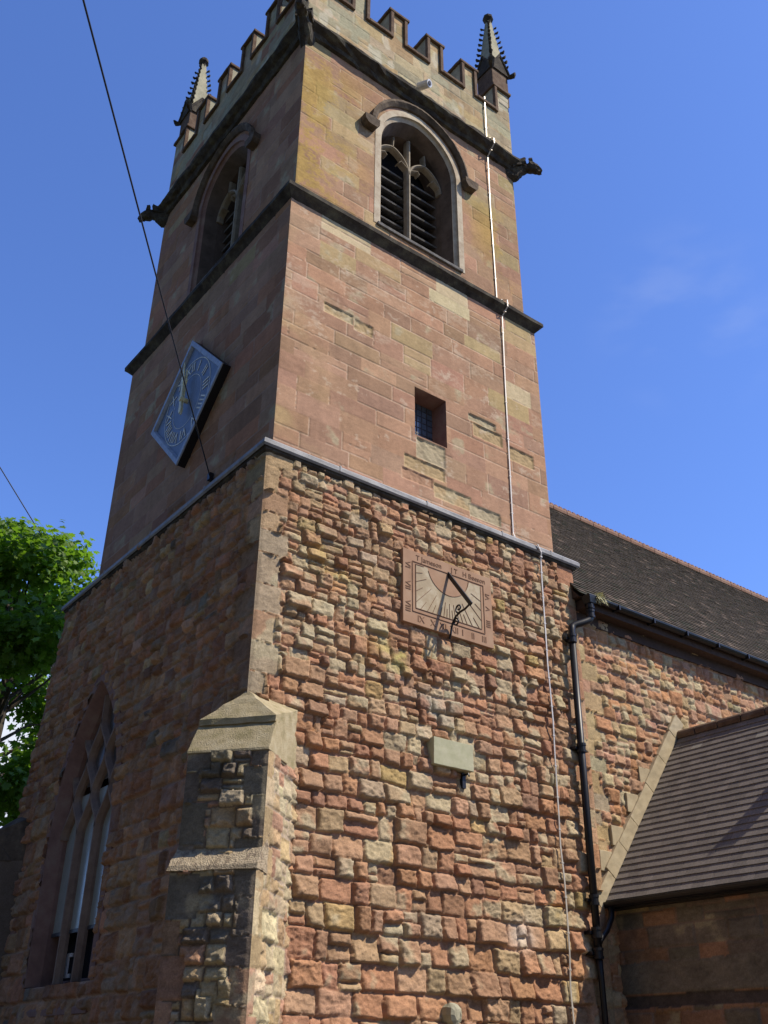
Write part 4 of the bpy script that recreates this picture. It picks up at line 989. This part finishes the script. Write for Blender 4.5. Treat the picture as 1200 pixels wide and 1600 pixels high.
# overhead wires
def cable(name, a, b, sag, r, label):
    a = Vector(a); b = Vector(b); P = [a.lerp(b, i / 40) - Vector((0, 0, sag * 4 * (i / 40) * (1 - i / 40))) for i in range(41)]
    q = MB(); q.tube(P, r, 6); return tag(q.build(name, M['wire'], None, smooth=True), label, "cable")
def at(px, py_, dep): return Vector(CAM) + (r_ * ((px - 600) / F_PX) + u_ * (-(py_ - 800) / F_PX) + f_) * dep
cable("overhead_wire", (D1 - .03, 2.02, 7.14), (-4.71, -4.55, 7.18), .02, .010, "long black overhead wire rising from the shaded tower face")
q = MB(); q.box(D1 - .06, D1 + .01, 1.98, 2.06, 7.08, 7.2); tag(q.build("wire_bracket", M['black'], None), "small black bracket holding the overhead wire on the tower", "bracket")
cable("overhead_wire", (1.4, 13.95, 11.2), (-6, 13.8, 19.4), .03, .014, "short black wire descending into the green tree top at left")

# ================================================================== TREE
def tree(x, y, h, r, label, seed, nleaf):
    root = empty("sycamore_tree", (x, y, GZ), label, "tree"); rng = np.random.default_rng(seed); rr = random.Random(seed)
    tb = MB(); top = Vector((x + .2, y, GZ + h * .8))
    tb.tube([(x, y, GZ), (x + .05, y, GZ + 2), (x - .1, y + .1, GZ + 4.5), (x + .1, y, GZ + h * .6), top], [.32, .26, .21, .13, .04], 10)
    cl = []
    for k in range(64):
        z = rr.uniform(.06, .97); a = rr.uniform(0, 6.28); prof = math.sin(math.pi * min(1, (z * .92 + .10)) ** .85) ** .6
        rad = r * prof * rr.uniform(.45, 1.0); c_ = Vector((x + math.cos(a) * rad, y + math.sin(a) * rad, GZ + h * (.15 + .85 * z) - .35)); cl.append((c_, rr.uniform(.45, .95)))
        s = Vector((x + rr.uniform(-.1, .1), y, GZ + h * (.25 + .5 * z))); mid = s.lerp(c_, .5) + Vector((0, 0, rr.uniform(-.1, .5)))
        tb.tube([s, mid, c_], [.055, .03, .01], 6)
    tb.build("trunk", M['bark'], root)
    V = []; F = []; K = []
    tmpl = np.array([(0, -.5), (.18, -.28), (.5, -.25), (.33, .05), (.42, .32), (.15, .28), (0, .55), (-.15, .28), (-.42, .32), (-.33, .05), (-.5, -.25), (-.18, -.28)])
    per = nleaf // len(cl)
    for c_, cr in cl:
        n_ = int(per * cr * cr * 1.35); p = rng.normal(0, 1, (n_, 3)); p /= np.linalg.norm(p, axis=1)[:, None]; p *= (cr * rng.uniform(.25, 1, (n_, 1)) ** .5) * np.array([1.15, 1.15, .8]); p += np.array(c_)
        p += .20 * rng.normal(0, 1, (n_, 3))
        nrm = rng.normal(0, .55, (n_, 3)) + np.array([0, 0, .8]) + .6 * (p - np.array(c_)) / cr; nrm /= np.linalg.norm(nrm, axis=1)[:, None]
        t1 = np.cross(nrm, rng.normal(0, 1, (n_, 3))); t1 /= np.linalg.norm(t1, axis=1)[:, None]; t2 = np.cross(nrm, t1); s = rng.uniform(.13, .24, n_)
        for i in range(n_):
            b = len(V); q = tmpl * s[i]
            for a_, b_ in q: V.append(p[i] + t1[i] * a_ + t2[i] * b_ - nrm[i] * .25 * abs(a_))
            F.append(tuple(range(b, b + 12))); g = rng.uniform(.75, 1.25); K += [(.125 * g, .225 * g, .03 * g)] * 12
    me = bpy.data.meshes.new("crown"); me.from_pydata([tuple(v) for v in V], [], F); me.update()
    a = me.color_attributes.new("Col", 'FLOAT_COLOR', 'POINT'); c4 = np.ones((len(V), 4), np.float32); c4[:, :3] = K; a.data.foreach_set("color", c4.ravel())
    put("crown", me, M['leaf'], root)
M['bark'] = stone_mat("tree_bark", [(.05, .04, .03), (.12, .10, .08)], 8)
mt, n, b = newmat("sycamore_leaf"); at_ = n.nodes.new("ShaderNodeAttribute"); at_.attribute_name = "Col"
n.links.new(at_.outputs['Color'], b.inputs['Base Color']); b.inputs['Roughness'].default_value = .5; b.inputs['Specular IOR Level'].default_value = .35
tr = n.nodes.new("ShaderNodeBsdfTranslucent"); mxs = n.nodes.new("ShaderNodeMixShader"); mxs.inputs[0].default_value = .45
mc = n.nodes.new("ShaderNodeVectorMath"); mc.operation = 'MULTIPLY'; mc.inputs[1].default_value = (1.6, 1.7, .7); n.links.new(at_.outputs['Color'], mc.inputs[0]); n.links.new(mc.outputs[0], tr.inputs[0])
n.links.new(b.outputs[0], mxs.inputs[1]); n.links.new(tr.outputs[0], mxs.inputs[2]); n.links.new(mxs.outputs[0], n.nodes['Material Output'].inputs[0]); M['leaf'] = mt
tree(1.1, 14.4, 14.4, 4.6, "leafy green sycamore tree behind the left side of the tower", 4, 56000)

# ================================================================== GROUND
def belt():  # unseen trees added west of the tower to block sky light on its shaded face
    rng = np.random.default_rng(9); n_ = 9000
    y = rng.uniform(-30, 34, n_); x = -26 + rng.normal(0, 2.0, n_) + 3 * np.sin(y * .21); h = 13.5 + 3.5 * np.sin(y * .55) + 1.5 * np.sin(y * 1.3); z = GZ + h * rng.uniform(0, 1, n_) ** .8
    c_ = np.stack([x, y, z], 1); nr_ = rng.normal(0, 1, (n_, 3)); nr_ /= np.linalg.norm(nr_, axis=1)[:, None]
    t1 = np.cross(nr_, rng.normal(0, 1, (n_, 3))); t1 /= np.linalg.norm(t1, axis=1)[:, None]; t2 = np.cross(nr_, t1); s_ = rng.uniform(.35, .75, n_)[:, None]
    V = np.stack([c_ - t1 * s_, c_ - t2 * s_ * .6, c_ + t1 * s_, c_ + t2 * s_ * .6], 1).reshape(-1, 3)
    K = np.repeat(np.array([(.05, .085, .025)]) * rng.uniform(.7, 1.3, (n_, 1)), 4, 0)
    o = put("sky_blocking_trees", mesh_np("sky_blocking_trees", V, np.arange(n_ * 4).reshape(-1, 4), K), M['leaf']); tag(o, "unseen belt of dark green trees added to block sky light from the west", "trees", None, "stuff")
belt()
p = MB(); p.box(-14, -1.2, -40, 30, GZ - .3, GZ + .004); p.box(-1.2, 20, -40, -1.6, GZ - .3, GZ + .004)  # unseen gravel strips added for their warm bounce onto the walls
tag(p.build("bounce_path", stone_mat("bounce_gravel", [(.09, .08, .06), (.13, .11, .085), (.17, .145, .11)], 3, .6, .02), None), None, None, None, "structure")
g = MB(); g.box(-400, 400, -400, 400, GZ - .5, GZ)
gm = stone_mat("churchyard_path", [(.035, .05, .018), (.05, .06, .025), (.08, .075, .045)], .8, 0.5, 0.03)
tag(g.build("ground", gm, None), None, None, None, "structure")
